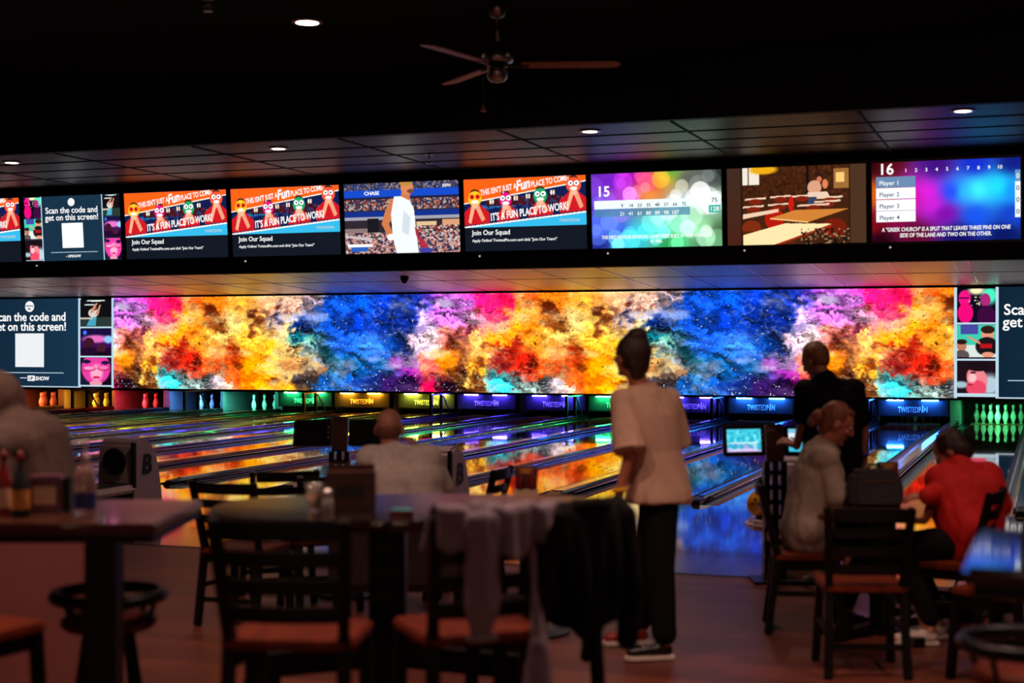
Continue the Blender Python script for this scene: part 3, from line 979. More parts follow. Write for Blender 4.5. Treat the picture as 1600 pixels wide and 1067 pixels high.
# film
o = tv(1, 'television showing a man alone among brown diner tables')
p = Pic(TW, TH_, 320, 180, (40, 22, 14))
p.rect(0, .10, 0, 1, (80, 22, 12)); p.mix((p.U < .1) * (.5 + .5 * p.V), (60, 40, 30)); p.rect(.89, 1, 0, 1, (70, 46, 30))
a, b = .115, .88
q = lambda u: a + (b - a) * u
p.rect(a, b, 0, 1, (62, 30, 14)); p.speck(a, b, .6, 1, .03, [(80, 40, 18), (48, 22, 10)], .7, 8)
p.rect(a, q(.16), .78, 1, (225, 215, 200)); p.rect(q(.05), q(.06), .78, 1, (90, 70, 60)); p.ell(q(.2), .97, .10, .06, (220, 160, 20), .4); p.rect(q(.6), q(.63), .55, 1, (24, 14, 10)); p.rect(q(.86), b, .7, .95, (150, 100, 50)); p.rect(q(.88), q(.96), .78, .9, (235, 190, 110))
p.ell(q(.72), .86, .022, .05, (46, 20, 14)); p.ell(q(.725), .82, .018, .04, (196, 110, 80)); p.ell(q(.68), .72, .05, .09, (205, 150, 120)); p.ell(q(.78), .76, .02, .06, (210, 120, 80)); p.poly([(q(.62), .56), (q(.62), .66), (q(.80), .66), (q(.82), .60)], (220, 190, 170)); p.rect(q(.62), q(.7), .48, .6, (50, 60, 90))
for (u, v, w) in ((.02, .58, .2), (.26, .60, .2), (.46, .60, .2), (.7, .57, .24), (0, .48, .2), (.24, .50, .22), (.68, .52, .24), (.52, .48, .3)):
    p.poly([(q(u), v), (q(u), v + .022), (q(u + w), v + .035), (q(u + w), v + .012)], (228, 190, 160))
    p.ell(q(u + w * .5), v - .02, .05, .035, (120, 30, 14))
p.ell(q(.30), .33, .07, .14, (170, 24, 10)); p.ell(q(.08), .22, .07, .10, (120, 40, 16)); p.ell(q(.86), .20, .09, .12, (110, 26, 12)); p.ell(q(.46), .52, .02, .10, (190, 24, 14))
p.poly([(a, .34), (a, .40), (q(.34), .46), (q(.34), .42)], (225, 190, 160)); p.poly([(q(.26), .34), (q(.5), .44), (b, .44), (q(.62), .28)], (196, 120, 50)); p.poly([(q(.26), .33), (q(.26), .345), (q(.62), .285), (q(.62), .27)], (240, 190, 120))
p.rect(a, q(.5), .0, .18, (80, 34, 14)); p.poly([(a, .0), (a, .13), (q(.4), .27), (q(.84), .25), (q(.30), 0)], (244, 214, 160)); p.poly([(q(.3), 0), (q(.84), .25), (q(.84), .22), (q(.36), 0)], (150, 40, 16)); p.speck(q(.55), b, 0, .2, .03, [(20, 14, 12), (150, 120, 90)], .7, 19)
tv_pic(p, o, 'man sitting among brown tables and red chairs')

# score screen 16
o = tv(0, 'lane 16 score television with blue and magenta glow at far right')
p = Pic(TW, TH_, 300, 170, (10, 14, 60))
cps = [(0, 1, 40, 4, 12), (.1, 1, 90, 8, 20), (0, .6, 200, 90, 20), (0, .2, 120, 10, 20), (.15, .3, 130, 10, 60), (.3, .55, 200, 20, 160), (.38, .6, 215, 30, 215), (.42, .45, 200, 30, 205), (.5, .35, 120, 10, 160), (.3, .1, 90, 6, 40), (.45, .95, 60, 14, 120),
       (.55, .6, 30, 60, 235), (.62, .6, 40, 190, 250), (.72, .62, 60, 235, 250), (.85, .65, 30, 215, 245), (.95, .6, 20, 140, 240), (.7, .95, 20, 40, 190), (.95, .95, 16, 24, 120), (.7, .3, 20, 80, 225), (.95, .3, 20, 60, 190), (.6, .06, 14, 14, 90), (.9, .05, 8, 20, 90), (.05, .03, 30, 2, 14)]
num, den = 0, 0
for (a, b, r, g_, b_) in cps:
    w = (((p.U - a) * 1.5) ** 2 + (p.V - b) ** 2 + .006) ** -1.7
    num = num + w[..., None] * np.array([r, g_, b_])
    den = den + w
p.c = num / den[..., None]
for k in range(4):
    vt = .82 - .145 * k
    p.rect(.03, .30, vt - .135, vt, (100, 130, 165) if k == 0 else (235, 240, 246)); p.rect(.965, 1, vt - .115, vt + .03, (90, 140, 180) if k == 0 else (225, 235, 245))
tv_pic(p, o, 'magenta and cyan glow behind a score table')
text('lane_number', '16', .17, (PX(.045), -.004, PZ(.85)), WHITE, o, 'LEFT', 1, .02, 0, .001)
for k in range(4):
    text('player_lettering', 'Player %d' % (k + 1), .068, (PX(.05), -.004, PZ(.715 - .145 * k)), WHITE if k == 0 else INKE, o, 'LEFT', 1, .01, 0, .001)
    text('score_lettering', '0', .075, (PX(.983), -.004, PZ(.745 - .145 * k)), WHITE if k == 0 else INKE, o, 'CENTER', 1, .01, 0, .001)
for k in range(10):
    text('frame_lettering', str(k + 1), .055, (PX(.235 + .07 * k), -.004, PZ(.87)), WHITE, o, 'CENTER', 1, .015, 0, .001)
text('trivia_lettering', 'A "GREEK CHURCH" IS A SPLIT THAT LEAVES THREE PINS ON ONE', .062, (0, -.004, PZ(.13)), WHITE, o, 'CENTER', .74, .02, .1, .001)
text('trivia_lettering', 'SIDE OF THE LANE AND TWO ON THE OTHER.', .062, (0, -.004, PZ(.055)), WHITE, o, 'CENTER', .74, .02, .1, .001)

# ------------------------------------------------------------------ ceiling fittings
LAMP = em('downlight_diffuser', (255, 222, 200), 9.0, False)


def downlight(x, y, z, label, power, r=.095, glow=True):
    o = thing('downlight', label, 'ceiling light', (x, y, z), 0, 'recessed downlights')
    g = G().lathe([(r + .035, -.012), (r + .035, 0), (r, 0), (r, -.012)], 28, None, False)
    g.lathe([(r + .035, -.012), (r, -.014)], 28, None, False)
    obj('trim_ring', g, M['white_pl'], o, 0, True)
    obj('diffuser', G().lathe([(r, -.0125), (r, -.004)], 28), LAMP, o)
    ld = bpy.data.lights.new('downlight_lamp', 'SPOT')
    ld.energy = power
    ld.color = (1.0, 0.60, 0.48)
    ld.spot_size = math.radians(110)
    ld.spot_blend = 0.7
    ld.shadow_soft_size = r
    lo = bpy.data.objects.new('downlight_lamp', ld)
    lo.location = (0, 0, -.03)
    lo.parent = o
    col.objects.link(lo)
    return o


PS = 45
downlight(-11.54, 14.48, 3.85, 'recessed downlight in the soffit above the cut-off left television', PS, .075)
downlight(-7.96, 14.44, 3.85, 'recessed downlight in the soffit above the second orange advert television', PS, .075)
downlight(-4.36, 14.34, 3.85, 'recessed downlight in the soffit above the lane 15 television', PS, .075)
downlight(-0.75, 14.25, 3.85, 'recessed downlight in the soffit above the lane 16 television', PS, .075)
PU = 160
downlight(-6.0, 11.39, 4.47, 'bright recessed downlight in the black ceiling left of the fan', PU, .10)
downlight(-2.52, 11.53, 4.47, 'recessed downlight cut by the top edge, right of the fan', PU, .10)


def sprinkler(x, y, z, label):
    o = thing('sprinkler_head', label, 'sprinkler', (x, y, z), 0, 'ceiling sprinkler heads')
    obj('escutcheon', G().lathe([(.05, -.008), (.05, 0)], 20), M['chrome'], o)
    g = G().lathe([(.014, -.06), (.014, -.008)], 12)
    g.tube([(-.03, 0, -.055), (-.032, 0, -.08), (0, 0, -.10)], .006, 6)
    g.tube([(.03, 0, -.055), (.032, 0, -.08), (0, 0, -.10)], .006, 6)
    obj('nozzle', g, M['chrome'], o)
    obj('deflector', G().lathe([(.04, -.106), (.04, -.10)], 16), M['chrome'], o)


sprinkler(-6.62, 15.51, 3.85, 'small sprinkler head in the soffit above the tennis television')
sprinkler(*plan(side(325, 11.9), 11.9), 4.47, 'small sprinkler head in the black ceiling at upper left')

# fan
fx, fy = plan(side(777, 12.1), 12.1)
fan = thing('ceiling_fan', 'brushed metal ceiling fan with three wooden blades under the black ceiling', 'fan', (fx, fy, 4.47), TH - math.radians(3))
obj('canopy', G().lathe([(.02, -.12), (.06, -.10), (.075, -.05), (.08, 0)], 24), M['chrome'], fan, 0, True)
obj('downrod', G().lathe([(.013, -.34), (.013, -.10)], 12), M['chrome'], fan, 0, True)
obj('yoke_cover', G().lathe([(.06, -.40), (.05, -.36), (.025, -.33), (.02, -.31)], 20), M['metal_dk'], fan, 0, True)
obj('motor_housing', G().lathe([(.06, -.485), (.125, -.475), (.132, -.455), (.132, -.415), (.12, -.40), (.06, -.395)], 32), M['chrome'], fan, 0, True)
obj('flywheel', G().lathe([(.09, -.515), (.09, -.486)], 24), M['metal_dk'], fan)
obj('switch_housing', G().lathe([(.02, -.64), (.06, -.63), (.082, -.60), (.088, -.56), (.085, -.53), (.05, -.516)], 28), M['chrome'], fan, 0, True)
for k in range(3):
    a = k * 2 * PI / 3
    R = Matrix.Rotation(a, 4, 'Z') @ Matrix.Translation((0, 0, -.50)) @ Matrix.Rotation(math.radians(-8), 4, 'X')
    poly = [(.20, -.062), (.30, -.07), (.90, -.078), (.97, -.062), (1.0, -.02), (1.0, .02), (.97, .062), (.90, .078), (.30, .07), (.20, .062)]
    bl = obj('blade', G().prism(poly, -.005, .005, R), M['blade'], fan, .002)
    obj('blade_arm', G().prism([(.07, -.02), (.26, -.028), (.26, .028), (.07, .02)], -.014, -.0055, R), M['metal_dk'], bl)
g = G().tube([(-.115, 0, -.60), (-.115, 0, -.83)], .0025, 6)
ch = obj('pull_chain', g, M['chrome'], fan)
obj('chain_pendant', G().lathe([(.028, -.875), (.022, -.86), (.008, -.83), (.004, -.815)], 12, Matrix.Translation((-.115, 0, 0))), M['blade'], ch, 0, True)

# dome camera on lane ceiling
cx, cy = 21.8 * t_of(632), 28.4
cx = cy * t_of(632)
dc = thing('dome_camera', 'black dome security camera under the panels above the video wall', 'camera', (cx, cy, zz(cy)), 0)
obj('housing', G().lathe([(.085, -.06), (.09, -.03), (.09, .0)], 24), M['black'], dc, 0, True)
obj('dome', G().lathe([(.004, -.145), (.035, -.138), (.06, -.115), (.075, -.085), (.078, -.06)], 24), M['lens'], dc, 0, True)

# ------------------------------------------------------------------ lanes
YF, YP, YM = 15.35, 33.09, 32.62
pc = lambda k: -0.27 - 3.24 * k
LW, GW = 1.06, 0.19
COL = {'green': (40, 255, 130), 'dkgreen': (40, 235, 120), 'blue': (40, 120, 255), 'violet': (80, 60, 255), 'amber': (255, 165, 30), 'yellow': (225, 235, 60), 'red': (255, 40, 50), 'orange': (255, 90, 40), 'aqua': (60, 190, 255), 'teal': (40, 240, 190)}
LANES = [  # k, side, colour, open, label of the lane, of its screen
    (0, -1, 'green', True, 'bowling lane at far right with a full rack of green-lit pins', ''),
    (1, 1, 'blue', False, 'bowling lane before the rightmost blue-lit sign, pin feet showing below it', 'rightmost blue-lit name panel, pin feet showing under it'),
    (1, -1, 'violet', False, 'bowling lane mostly hidden behind the man in black', 'violet-lit name panel hidden behind the man in black'),
    (2, 1, 'blue', False, 'bowling lane before the bright blue sign left of the man in black', 'bright blue-lit name panel just left of the man in black'),
    (2, -1, 'violet', False, 'bowling lane before the violet sign right of the standing woman', 'violet-lit name panel just right of the standing woman, crossed by posts'),
    (3, 1, 'green', False, 'bowling lane before the green sign half hidden by the standing woman', 'green-lit name panel half hidden by the standing woman'),
    (3, -1, 'violet', False, 'bowling lane before the violet sign crossed by posts, left of the standing woman', 'violet-lit name panel crossed by posts, left of the green-lit one'),
    (4, 1, 'violet', False, 'bowling lane before the uncovered violet sign in the middle', 'uncrossed violet-lit name panel right of the yellow one'),
    (4, -1, 'yellow', False, 'bowling lane before the yellow sign above the bald man', 'yellow-lit name panel above the bald man'),
    (5, 1, 'amber', False, 'bowling lane before the amber sign', 'amber-lit name panel left of the yellow one'),
    (5, -1, 'dkgreen', False, 'bowling lane before the leftmost green sign crossed by posts', 'leftmost name panel, green-lit and crossed by posts'),
    (6, 1, 'teal', True, 'bowling lane with teal green pins, left of the leftmost name panel', ''),
    (6, -1, 'blue', True, 'bowling lane with blue-lit pins', ''),
    (7, 1, 'red', True, 'bowling lane with red-lit pins, left of the blue one', ''),
    (7, -1, 'amber', True, 'bowling lane with amber-lit pins', ''),
    (8, 1, 'orange', True, 'bowling lane with orange-red pins beside the hooded person', ''),
]
PINPROF = [(.026, 0), (.0285, .004), (.036, .03), (.050, .07), (.0595, .10), (.0605, .115), (.0585, .14), (.049, .175), (.037, .205), (.028, .235), (.0235, .26), (.0232, .275), (.025, .30), (.030, .325), (.0325, .345), (.0315, .36), (.025, .373), (.012, .381)]
pin_me = finish_mesh(G().lathe(PINPROF, 18), 'pin_body', 0, True)
pin_me.materials.append(M['pin'])
g = G()
for za, zb in ((.246, .256), (.268, .278)):
    g.lathe([(.0275 if za < .26 else .0252, za), (.0258 if za < .26 else .0256, zb)], 18, None, False)
str_me = finish_mesh(g, 'neck_stripe', 0, True)
str_me.materials.append(M['pinred'])


def pin(x, y, label, group):
    o = bpy.data.objects.new('bowling_pin', pin_me)
    o.location = (x, y, 0.012)
    col.objects.link(o)
    tag(o, label, 'bowling pin', group)
    s = bpy.data.objects.new('neck_stripe', str_me)
    s.parent = o
    col.objects.link(s)


ROWS = [(0, 0, 'head pin at the front'), (-.1525, .264, 'second row left'), (.1525, .264, 'second row right'), (-.305, .528, 'third row left'), (0, .528, 'third row middle'), (.305, .528, 'third row right'),
        (-.457, .792, 'back row, far left'), (-.1525, .792, 'back row, inner left'), (.1525, .792, 'back row, inner right'), (.457, .792, 'back row, far right')]
LEDS = {}


def led(c, s):
    if (c, s) not in LEDS:
        rgb = COL[c] if s == SMASK else [v + (255 - v) * (.22 if c in ('green', 'teal', 'blue') else .04) for v in COL[c]]
        LEDS[(c, s)] = em('led_strip_' + c, rgb, s, True)
    return LEDS[(c, s)]


SMASK, SOPEN = 240.0, 190.0
for k, sd, c, opened, lab, mlab in LANES:
    x = pc(k) + .77 * sd
    o = thing('bowling_lane', lab, 'bowling lane', (x, YF, 0), 0, 'bowling lanes')
    n = YP - YF + 1.3
    obj('lane_bed', G().box(-LW / 2, LW / 2, 0, n, -.05, .0), M['lane'], o)
    obj('pin_deck', G().box(-LW / 2, LW / 2, n - 1.6, n, .0005, .012), M['lane'], o, .004)
    for s in (-1, 1):
        prof = [(s * (LW / 2 + GW * (.5 + .5 * math.cos(a))), -.085 * math.sin(a)) for a in [PI * j / 10 for j in range(11)]]
        poly = prof + [(s * (LW / 2), -.11), (s * (LW / 2 + GW), -.11)]
        g = G().prism(poly, 0, n, Matrix(((1, 0, 0, 0), (0, 0, 1, 0), (0, 1, 0, 0), (0, 0, 0, 1))))
        obj('gutter', g, M['gutter'], o)
    g = G()
    for j in range(7):
        ax = (j - 3) * .145
        ay = 4.6 - abs(j - 3) * .22
        g.prism([(ax - .018, ay - .12), (ax + .018, ay - .12), (ax, ay + .06)], .0004, .0012)
    obj('aiming_arrow', g, M['caddy'], o)
    # lamp strips over the pin deck
    wm = .72
    if opened:
        t2 = thing('pit_light', 'coloured lamp strip over the %s pins' % {'green': 'far right green', 'teal': 'teal green', 'blue': 'blue', 'red': 'red', 'amber': 'amber', 'orange': 'orange-red'}[c], 'light strip', (x, YM + .06, -.05), 0, 'lamp strips over the open pin decks')
        g = G().box(-.70, .70, .05, .12, .575, .60)
        g.box(-.70, .70, -.03, -.012, .545, .60)  # front lip added to keep the lamp's reflection off the lane
        g.box(-.70, .70, -.03, .12, .5955, .604)
        obj('housing', g, M['maskframe'], t2)
        obj('lamp', G().box(-.60, .60, .0, .05, .575, .595), led(c, SOPEN), t2)
        for dx, dy, pl in ROWS:
            nm = {'green': 'green-lit', 'teal': 'teal-lit', 'blue': 'blue-lit', 'red': 'red-lit', 'amber': 'amber-lit', 'orange': 'orange-red-lit'}[c]
            pin(x + dx, YP + dy, '%s bowling pin, %s of its rack' % (nm, pl), 'pins in the %s rack' % nm)
    else:
        t2 = thing('pinsetter_mask', mlab, 'sign panel', (x, YM, 0), 0, 'lit name panels in front of the pins')
        obj('panel', G().box(-wm, wm, 0, .03, .16, .50), M['mask'], t2, .004)
        g = G()
        g.box(-wm, wm, -.012, .0, .150, .172)
        g.box(-wm - .014, -wm, -.012, .03, .150, .51)
        g.box(wm, wm + .014, -.012, .03, .150, .51)
        obj('frame', g, M['maskframe'], t2)
        obj('lamp_hood', G().box(-wm, wm, -.10, .0, .506, .525), M['maskframe'], t2)
        for s in (-1, 1):
            obj('lamp', G().box(s * .36 - .17, s * .36 + .17, -.085, -.06, .484, .5055), led(c, SMASK), t2)
        t_ = text('panel_lettering', 'TWISTEDP', .17, (0, -.006, .235), M['letter'], t2, 'LEFT', 1, .022, 0, .004)
        xs = [v.co.x for v in t_.data.vertices]
        t_.data.transform(Matrix.Translation((-.305, 0, 0)) @ Matrix.Diagonal((.475 / (max(xs) - min(xs)), 1, 1, 1)) @ Matrix.Translation((-min(xs), 0, 0)))
        g = G().lathe([(r * .42, z * .40) for r, z in PINPROF], 12, Matrix.Translation((.201, -.006, .228)) @ Matrix.Diagonal((1, .2, 1, 1)))
        obj('pin_emblem', g, M['letter'], t2)
        t_ = text('panel_lettering', 'N', .17, (0, -.006, .235), M['letter'], t2, 'LEFT', 1, .022, 0, .004)
        xs = [v.co.x for v in t_.data.vertices]
        t_.data.transform(Matrix.Translation((.236, 0, 0)) @ Matrix.Diagonal((.068 / (max(xs) - min(xs)), 1, 1, 1)) @ Matrix.Translation((-min(xs), 0, 0)))
        if k == 1 and sd == 1:
            for dx, dy, pl in ROWS:
                pin(x + dx, YP + dy, 'pin under the rightmost blue name panel, %s of its rack' % pl, 'pins behind the rightmost blue panel')

# partitions between the pin decks
for j in range(0, 17):
    k, wide = j // 2, j % 2
    x = pc(k) - (1.62 if wide else 0)
    hw = .10 if wide else .035
    nm = ['far right', 'between the green pins and the rightmost blue panel', '', '', '', '', '', '', '', '', '', '', 'between the teal and blue pin decks', 'between the blue and red pin decks', 'between the red and amber pin decks', 'between the amber and orange pin decks', 'left of the orange pin deck'][j]
    lab = 'grey pit partition ' + nm if nm else 'grey pit partition behind name panels, %s from the right' % ['', '', 'second', 'third', 'fourth', 'fifth', 'sixth', 'seventh', 'eighth', 'ninth', 'tenth', 'eleventh'][j]
    g = G().box(x - hw, x + hw, YM + .2, 34.6, -.05, .60)
    o = obj('pit_partition', g, M['part_wall'])
    tag(o, lab, 'partition', 'partitions between the pin decks')
cur = G().box(-29, 2.5, 34.65, 34.7, -.05, .62)
struct('wall_pit_curtain', cur, M['black'], 'black curtain at the back of the pits')

# dividers
def div_label(j):
    names = ['at the far right edge beside the green pins', 'between the green-pin lane and the rightmost blue panel', 'whose near tip shows left of the lit console', "crossing just behind the standing woman's elbow",
             'running from the middle ball return towards the standing woman', "passing just right of the bald man's head", 'forming the lowest black stripe above the left chairs']
    ords = ['second', 'third', 'fourth', 'fifth', 'sixth', 'seventh', 'eighth', 'ninth', 'tenth', 'eleventh']
    return 'long glossy lane divider ' + (names[j] if j < 7 else 'forming the %s stripe up from the left chairs' % ords[j - 7])


for j in range(0, 17):
    k, wide = j // 2, j % 2
    x = pc(k) - (1.62 if wide else 0)
    hw = .085 if wide else .045
    t2 = thing('lane_divider', div_label(j), 'lane divider', (x, YF, 0), 0, 'dividers between the lanes')
    n = YM - YF + .2
    zt = .066
    # body with sloped nose at the foul line
    g = G().prism([(0, -.10), (n, -.10), (n, zt), (.25, zt), (.06, zt - .015), (0, zt - .04)], -hw, hw, Matrix(((0, 0, 1, 0), (1, 0, 0, 0), (0, 1, 0, 0), (0, 0, 0, 1))))
    obj('body', g, M['divider'], t2, .012)
    obj('cap', G().box(-hw * .8, hw * .8, .3, n - 3.2, zt, zt + .008), M['divtop'], t2, .003)
    obj('end_cap', G().box(-hw, hw, n - 3.2, n - .1, zt, zt + .016), M['rail'], t2, .004)
    for s in (-1, 1):
        obj('bumper_rail', G().tube([(s * (hw + .02), .35, .0), (s * (hw + .02), .6, .022), (s * (hw + .02), n - .4, .022)], .012, 8), M['rail'] if s > 0 else M['divider'], t2, 0, True)

# stands holding up the video wall
def stand(k, label):
    x = pc(k)
    o = thing('screen_support', label, 'support post', (x, 31.1, .06), 0, 'posts carrying the video wall')
    obj('front_post', G().box(-.03, .03, -.03, .03, 0.008, .46), M['metal_dk'], o)
    obj('rear_post', G().box(-.03, .03, .57, .63, 0.008, .46), M['metal_dk'], o)
    obj('brace', G().bar((0.045, .62, .44), (0.045, 1.02, 0.02), .025, .03), M['metal_dk'], o)
    obj('top_beam', G().box(-.03, .03, -.05, 1.2, .46, .49), M['metal_dk'], o)


for k, lab in ((1, 'black posts beside the rightmost blue name panel'), (2, 'black posts crossing the violet panel right of the standing woman'), (3, 'black posts crossing the violet panel left of the standing woman'), (4, 'black posts crossing the yellow name panel'),
               (5, 'black posts crossing the leftmost green name panel'), (6, 'black posts before the blue pin deck'), (7, 'black posts before the amber pin deck'), (8, 'black posts before the orange pin deck at far left')):
    stand(k, lab)

# ------------------------------------------------------------------ ball returns
def ball_return(k, label, balls, dx=0.0):
    x = pc(k) - 1.62 + dx
    o = thing('ball_return', label, 'ball return', (x, 12.3, 0), 0, 'ball return machines on the approach')
    # hood: arched profile along Y
    Mx = Matrix(((0, 0, 1, 0), (1, 0, 0, 0), (0, 1, 0, 0), (0, 0, 0, 1)))
    prof = [(-.02, .30), (0, .62), (.02, .72), (.07, .765), (.14, .775), (.24, .755), (.33, .69), (.40, .59), (.45, .44), (.49, .25), (.52, .04), (-.02, .04)]
    hood = obj('hood_shell', G().prism(prof, -.21, .21, Mx), M['hood'], o, .025)
    prof2 = [(-.035, .0), (-.035, .34), (.2, .36), (.40, .34), (.54, .10), (.54, .0)]
    obj('plinth', G().prism(prof2, -.195, .195, Mx), M['black'], o, .01)
    Rf = Matrix.Rotation(-PI / 2, 4, 'X')
    obj('ball_opening', G().lathe([(.115, -.034), (.115, -.012)], 32, Matrix.Translation((0, 0, .55)) @ Rf), M['hole'], hood)
    obj('opening_rim', G().tube([(.122 * math.cos(a), -.03, .55 + .122 * math.sin(a)) for a in [2 * PI * i / 28 for i in range(28)]], .012, 8, True), M['black'], hood)
    g = G().box(.188, .216, -.03, .03, .30, .74)
    obj('corner_strip', g, M['black'], hood, .004)
    tx = text('emblem_letter', 'B', .26, (0, 0, 0), M['ink'], hood, 'CENTER', 1.15, .04, .12, .003)
    tx.matrix_local = Matrix.Translation((.2135, .20, .43)) @ Matrix.Rotation(PI / 2, 4, 'Z')
    # rack in front
    pts = [(-.34, -.15), (-.34, -.85), (-.26, -1.02), (-.10, -1.10), (.10, -1.10), (.26, -1.02), (.34, -.85), (.34, -.15)]
    obj('rack_tray', G().prism(pts, .27, .345), M['white_pl'], o, .03)
    obj('tray_well', G().prism([(a * .78, -.18 + (b + .18) * .90) for a, b in pts], .346, .352), M['hole'], o)
    obj('rack_pedestal', G().box(-.16, .16, -.9, -.2, 0, .27), M['black'], o, .02)
    for j, (bx, by, mname, blab) in enumerate(balls):
        b = obj('bowling_ball', G().ell((0, 0, 0), (.108, .108, .108), None, 24), M[mname], None, 0, True)
        b.location = (x + bx, 12.3 + by, .352 + .108)
        tag(b, blab, 'bowling ball')
        g = G()
        for q in ((0, .02), (.025, -.012), (-.025, -.012)):
            g.ell((-.02 + q[0], -.104, .02 + q[1]), (.011, .006, .013), None, 10)
        obj('finger_hole', g, M['hole'], b)


ball_return(0, 'ball return with a yellow ball, beside the lit console', [(-.22, -.82, 'ball_y', 'yellow bowling ball on the white rack beside the lit console')])
ball_return(1, 'pale ball return hood behind the bald man', [], -.12)
ball_return(2, 'pale ball return hood marked B behind the left table', [], -.20)

# ------------------------------------------------------------------ consoles
TS = Pic(.24, .165, 70, 48, (60, 200, 225))


def console(x, y, label, lit):
    o = thing('lane_console', label, 'console', (x, y, 0), TH, 'bowler consoles at the edge of the approach')
    g = G()
    for a in (-.08, -.02, .04):
        g.box(a, a + .04, -.05, .05, .02, .86)
    for i in range(8):
        z = .03 + i * .105
        g.box(-.08, .08, -.048, .048, z, z + (.03 if i else .05))
    g.box(-.08, .08, .02, .05, .02, .30)
    obj('post', g, M['metal_dk'], o)
    obj('foot_plate', G().box(-.17, .17, -.16, .16, 0, .02), M['metal_dk'], o, .005)
    Rm = Matrix.Translation((0, -.02, .86)) @ Matrix.Rotation(math.radians(-16), 4, 'X')
    obj('centre_plate', G().box(-.062, .062, -.03, .03, 0, .27, Rm), M['tan'], o, .006)
    for s, nm in ((-1, 'left'), (1, 'right')):
        R2 = Matrix.Translation((s * .062, -.02, .90)) @ Matrix.Rotation(math.radians(-16), 4, 'X') @ Matrix.Rotation(s * math.radians(6), 4, 'Z')
        cx = s * .155
        cs = obj('screen_case', G().box(cx - .15, cx + .15, -.02, .02, .0, .215, R2), M['tvcase'], o, .008)
        if lit:
            p = Pic(.24, .165, 70, 48, (70, 205, 225))
            if s < 0:
                p.rect(0, 1, 0, .34, (190, 170, 225)); p.speck(0, 1, .05, .95, .12, [(130, 235, 240), (30, 170, 205)], .6, 3); p.rect(.08, .92, .38, .42, (230, 240, 250)); p.rect(.1, .9, .06, .12, (225, 215, 245))
            else:
                p.rect(0, 1, .15, 1, (225, 230, 240)); p.rect(0, 1, .82, 1, (120, 190, 220)); p.ell(.2, .15, .4, .3, (70, 170, 215)); p.rect(0, .5, 0, .2, (60, 190, 220))
            q = p.mesh('screen', M['wallflat'], cs, cx - .12, .028, -.0206)
        else:
            q = obj('screen', G().box(cx - .125, cx + .125, -.0215, -.0205, .022, .195), M['hole'], cs)
        q.data.transform(R2)
        g = G()
        for i in range(3):
            g.box(cx + .126, cx + .136, -.0215, -.0205, .06 + i * .04, .075 + i * .04, R2)
        obj('button', g, M['white_pl'], cs)


console(-1.85, 10.62, 'black bowler console with two lit touch screens by the man in black', True)
console(-5.22, 10.45, 'bowler console with two dark screens left of the bald man', False)

# ------------------------------------------------------------------ furniture
def at(px, d):
    return plan(side(px, d), d)


def chair(label, px, d, rz, bar=False, group='ladder-back chairs', w=.43, top=None):
    x, y = at(px, d)
    o = thing('bar_chair' if bar else 'dining_chair', label, 'chair', (x, y, 0), TH + rz, group)
    sh, bh = (.755, 1.155) if bar else (.46, .875)
    bh = top or bh
    dp = .42
    hw = w / 2
    # seat: rounded wooden pad
    n = 8
    poly = []
    for cx, cy, a0 in ((hw - .06, dp / 2 - .06, 0), (-hw + .06, dp / 2 - .06, 90), (-hw + .05, -dp / 2 + .05, 180), (hw - .05, -dp / 2 + .05, 270)):
        for i in range(n + 1):
            a = math.radians(a0 + 90 * i / n)
            poly.append((cx + .055 * math.cos(a), cy + .055 * math.sin(a)))
    obj('seat', G().prism(poly, sh - .028, sh + .006), M['seatwood'], o, .008)
    g = G()
    g.box(-hw + .03, hw - .03, dp / 2 - .06, dp / 2 - .035, sh - .085, sh - .028)
    for s in (-1, 1):
        g.box(s * (hw - .045) - .012, s * (hw - .045) + .012, -dp / 2 + .03, dp / 2 - .05, sh - .085, sh - .028)
    obj('apron', g, M['wood_d'], o)
    for s in (-1, 1):
        obj('leg', G().bar((s * (hw - .035), dp / 2 - .05, sh - .028), (s * (hw - .015), dp / 2 - .02, 0), .042, .042), M['wood_d'], o, .005)
        g = G()
        g.bar((s * (hw - .03), -dp / 2 + .03, sh + .02), (s * (hw - .015), -dp / 2 - .03, 0), .042, .045)
        g.bar((s * (hw - .03), -dp / 2 + .03, sh - .01), (s * (hw - .005), -dp / 2 - .075, bh), .038, .042)
        obj('back_post', g, M['wood_d'], o, .006)
    k = 4
    for i in range(k):
        t = .24 + .74 * (i / (k - 1))
        z = sh + (bh - sh - .03) * t
        yy = -dp / 2 + .03 - .10 * t
        hh = .026 if i < k - 1 else .034
        xs = [-hw + .03 + (w - .06) * j / 8 for j in range(9)]
        g = G()
        top = [(xx, yy - .035 * (1 - ((xx) / hw) ** 2)) for xx in xs]
        g.prism(top + [(a, b + .018) for a, b in reversed(top)], z - hh, z + hh)
        obj('back_slat', g, M['wood_d'], o, .004)
    zs = (.26, .40) if bar else (.16, .24)
    for s in (-1, 1):
        obj('side_stretcher', G().bar((s * (hw - .018), -dp / 2 - .0, zs[1]), (s * (hw - .024), dp / 2 - .03, zs[1]), .022, .03), M['wood_d'], o)
    obj('front_stretcher', G().bar((-hw + .02, dp / 2 - .03, zs[0]), (hw - .02, dp / 2 - .03, zs[0]), .022, .032), M['wood_d'], o)
    obj('rear_stretcher', G().bar((-hw + .02, -dp / 2 - .005, zs[0]), (hw - .02, -dp / 2 - .005, zs[0]), .022, .03), M['wood_d'], o)
    return o


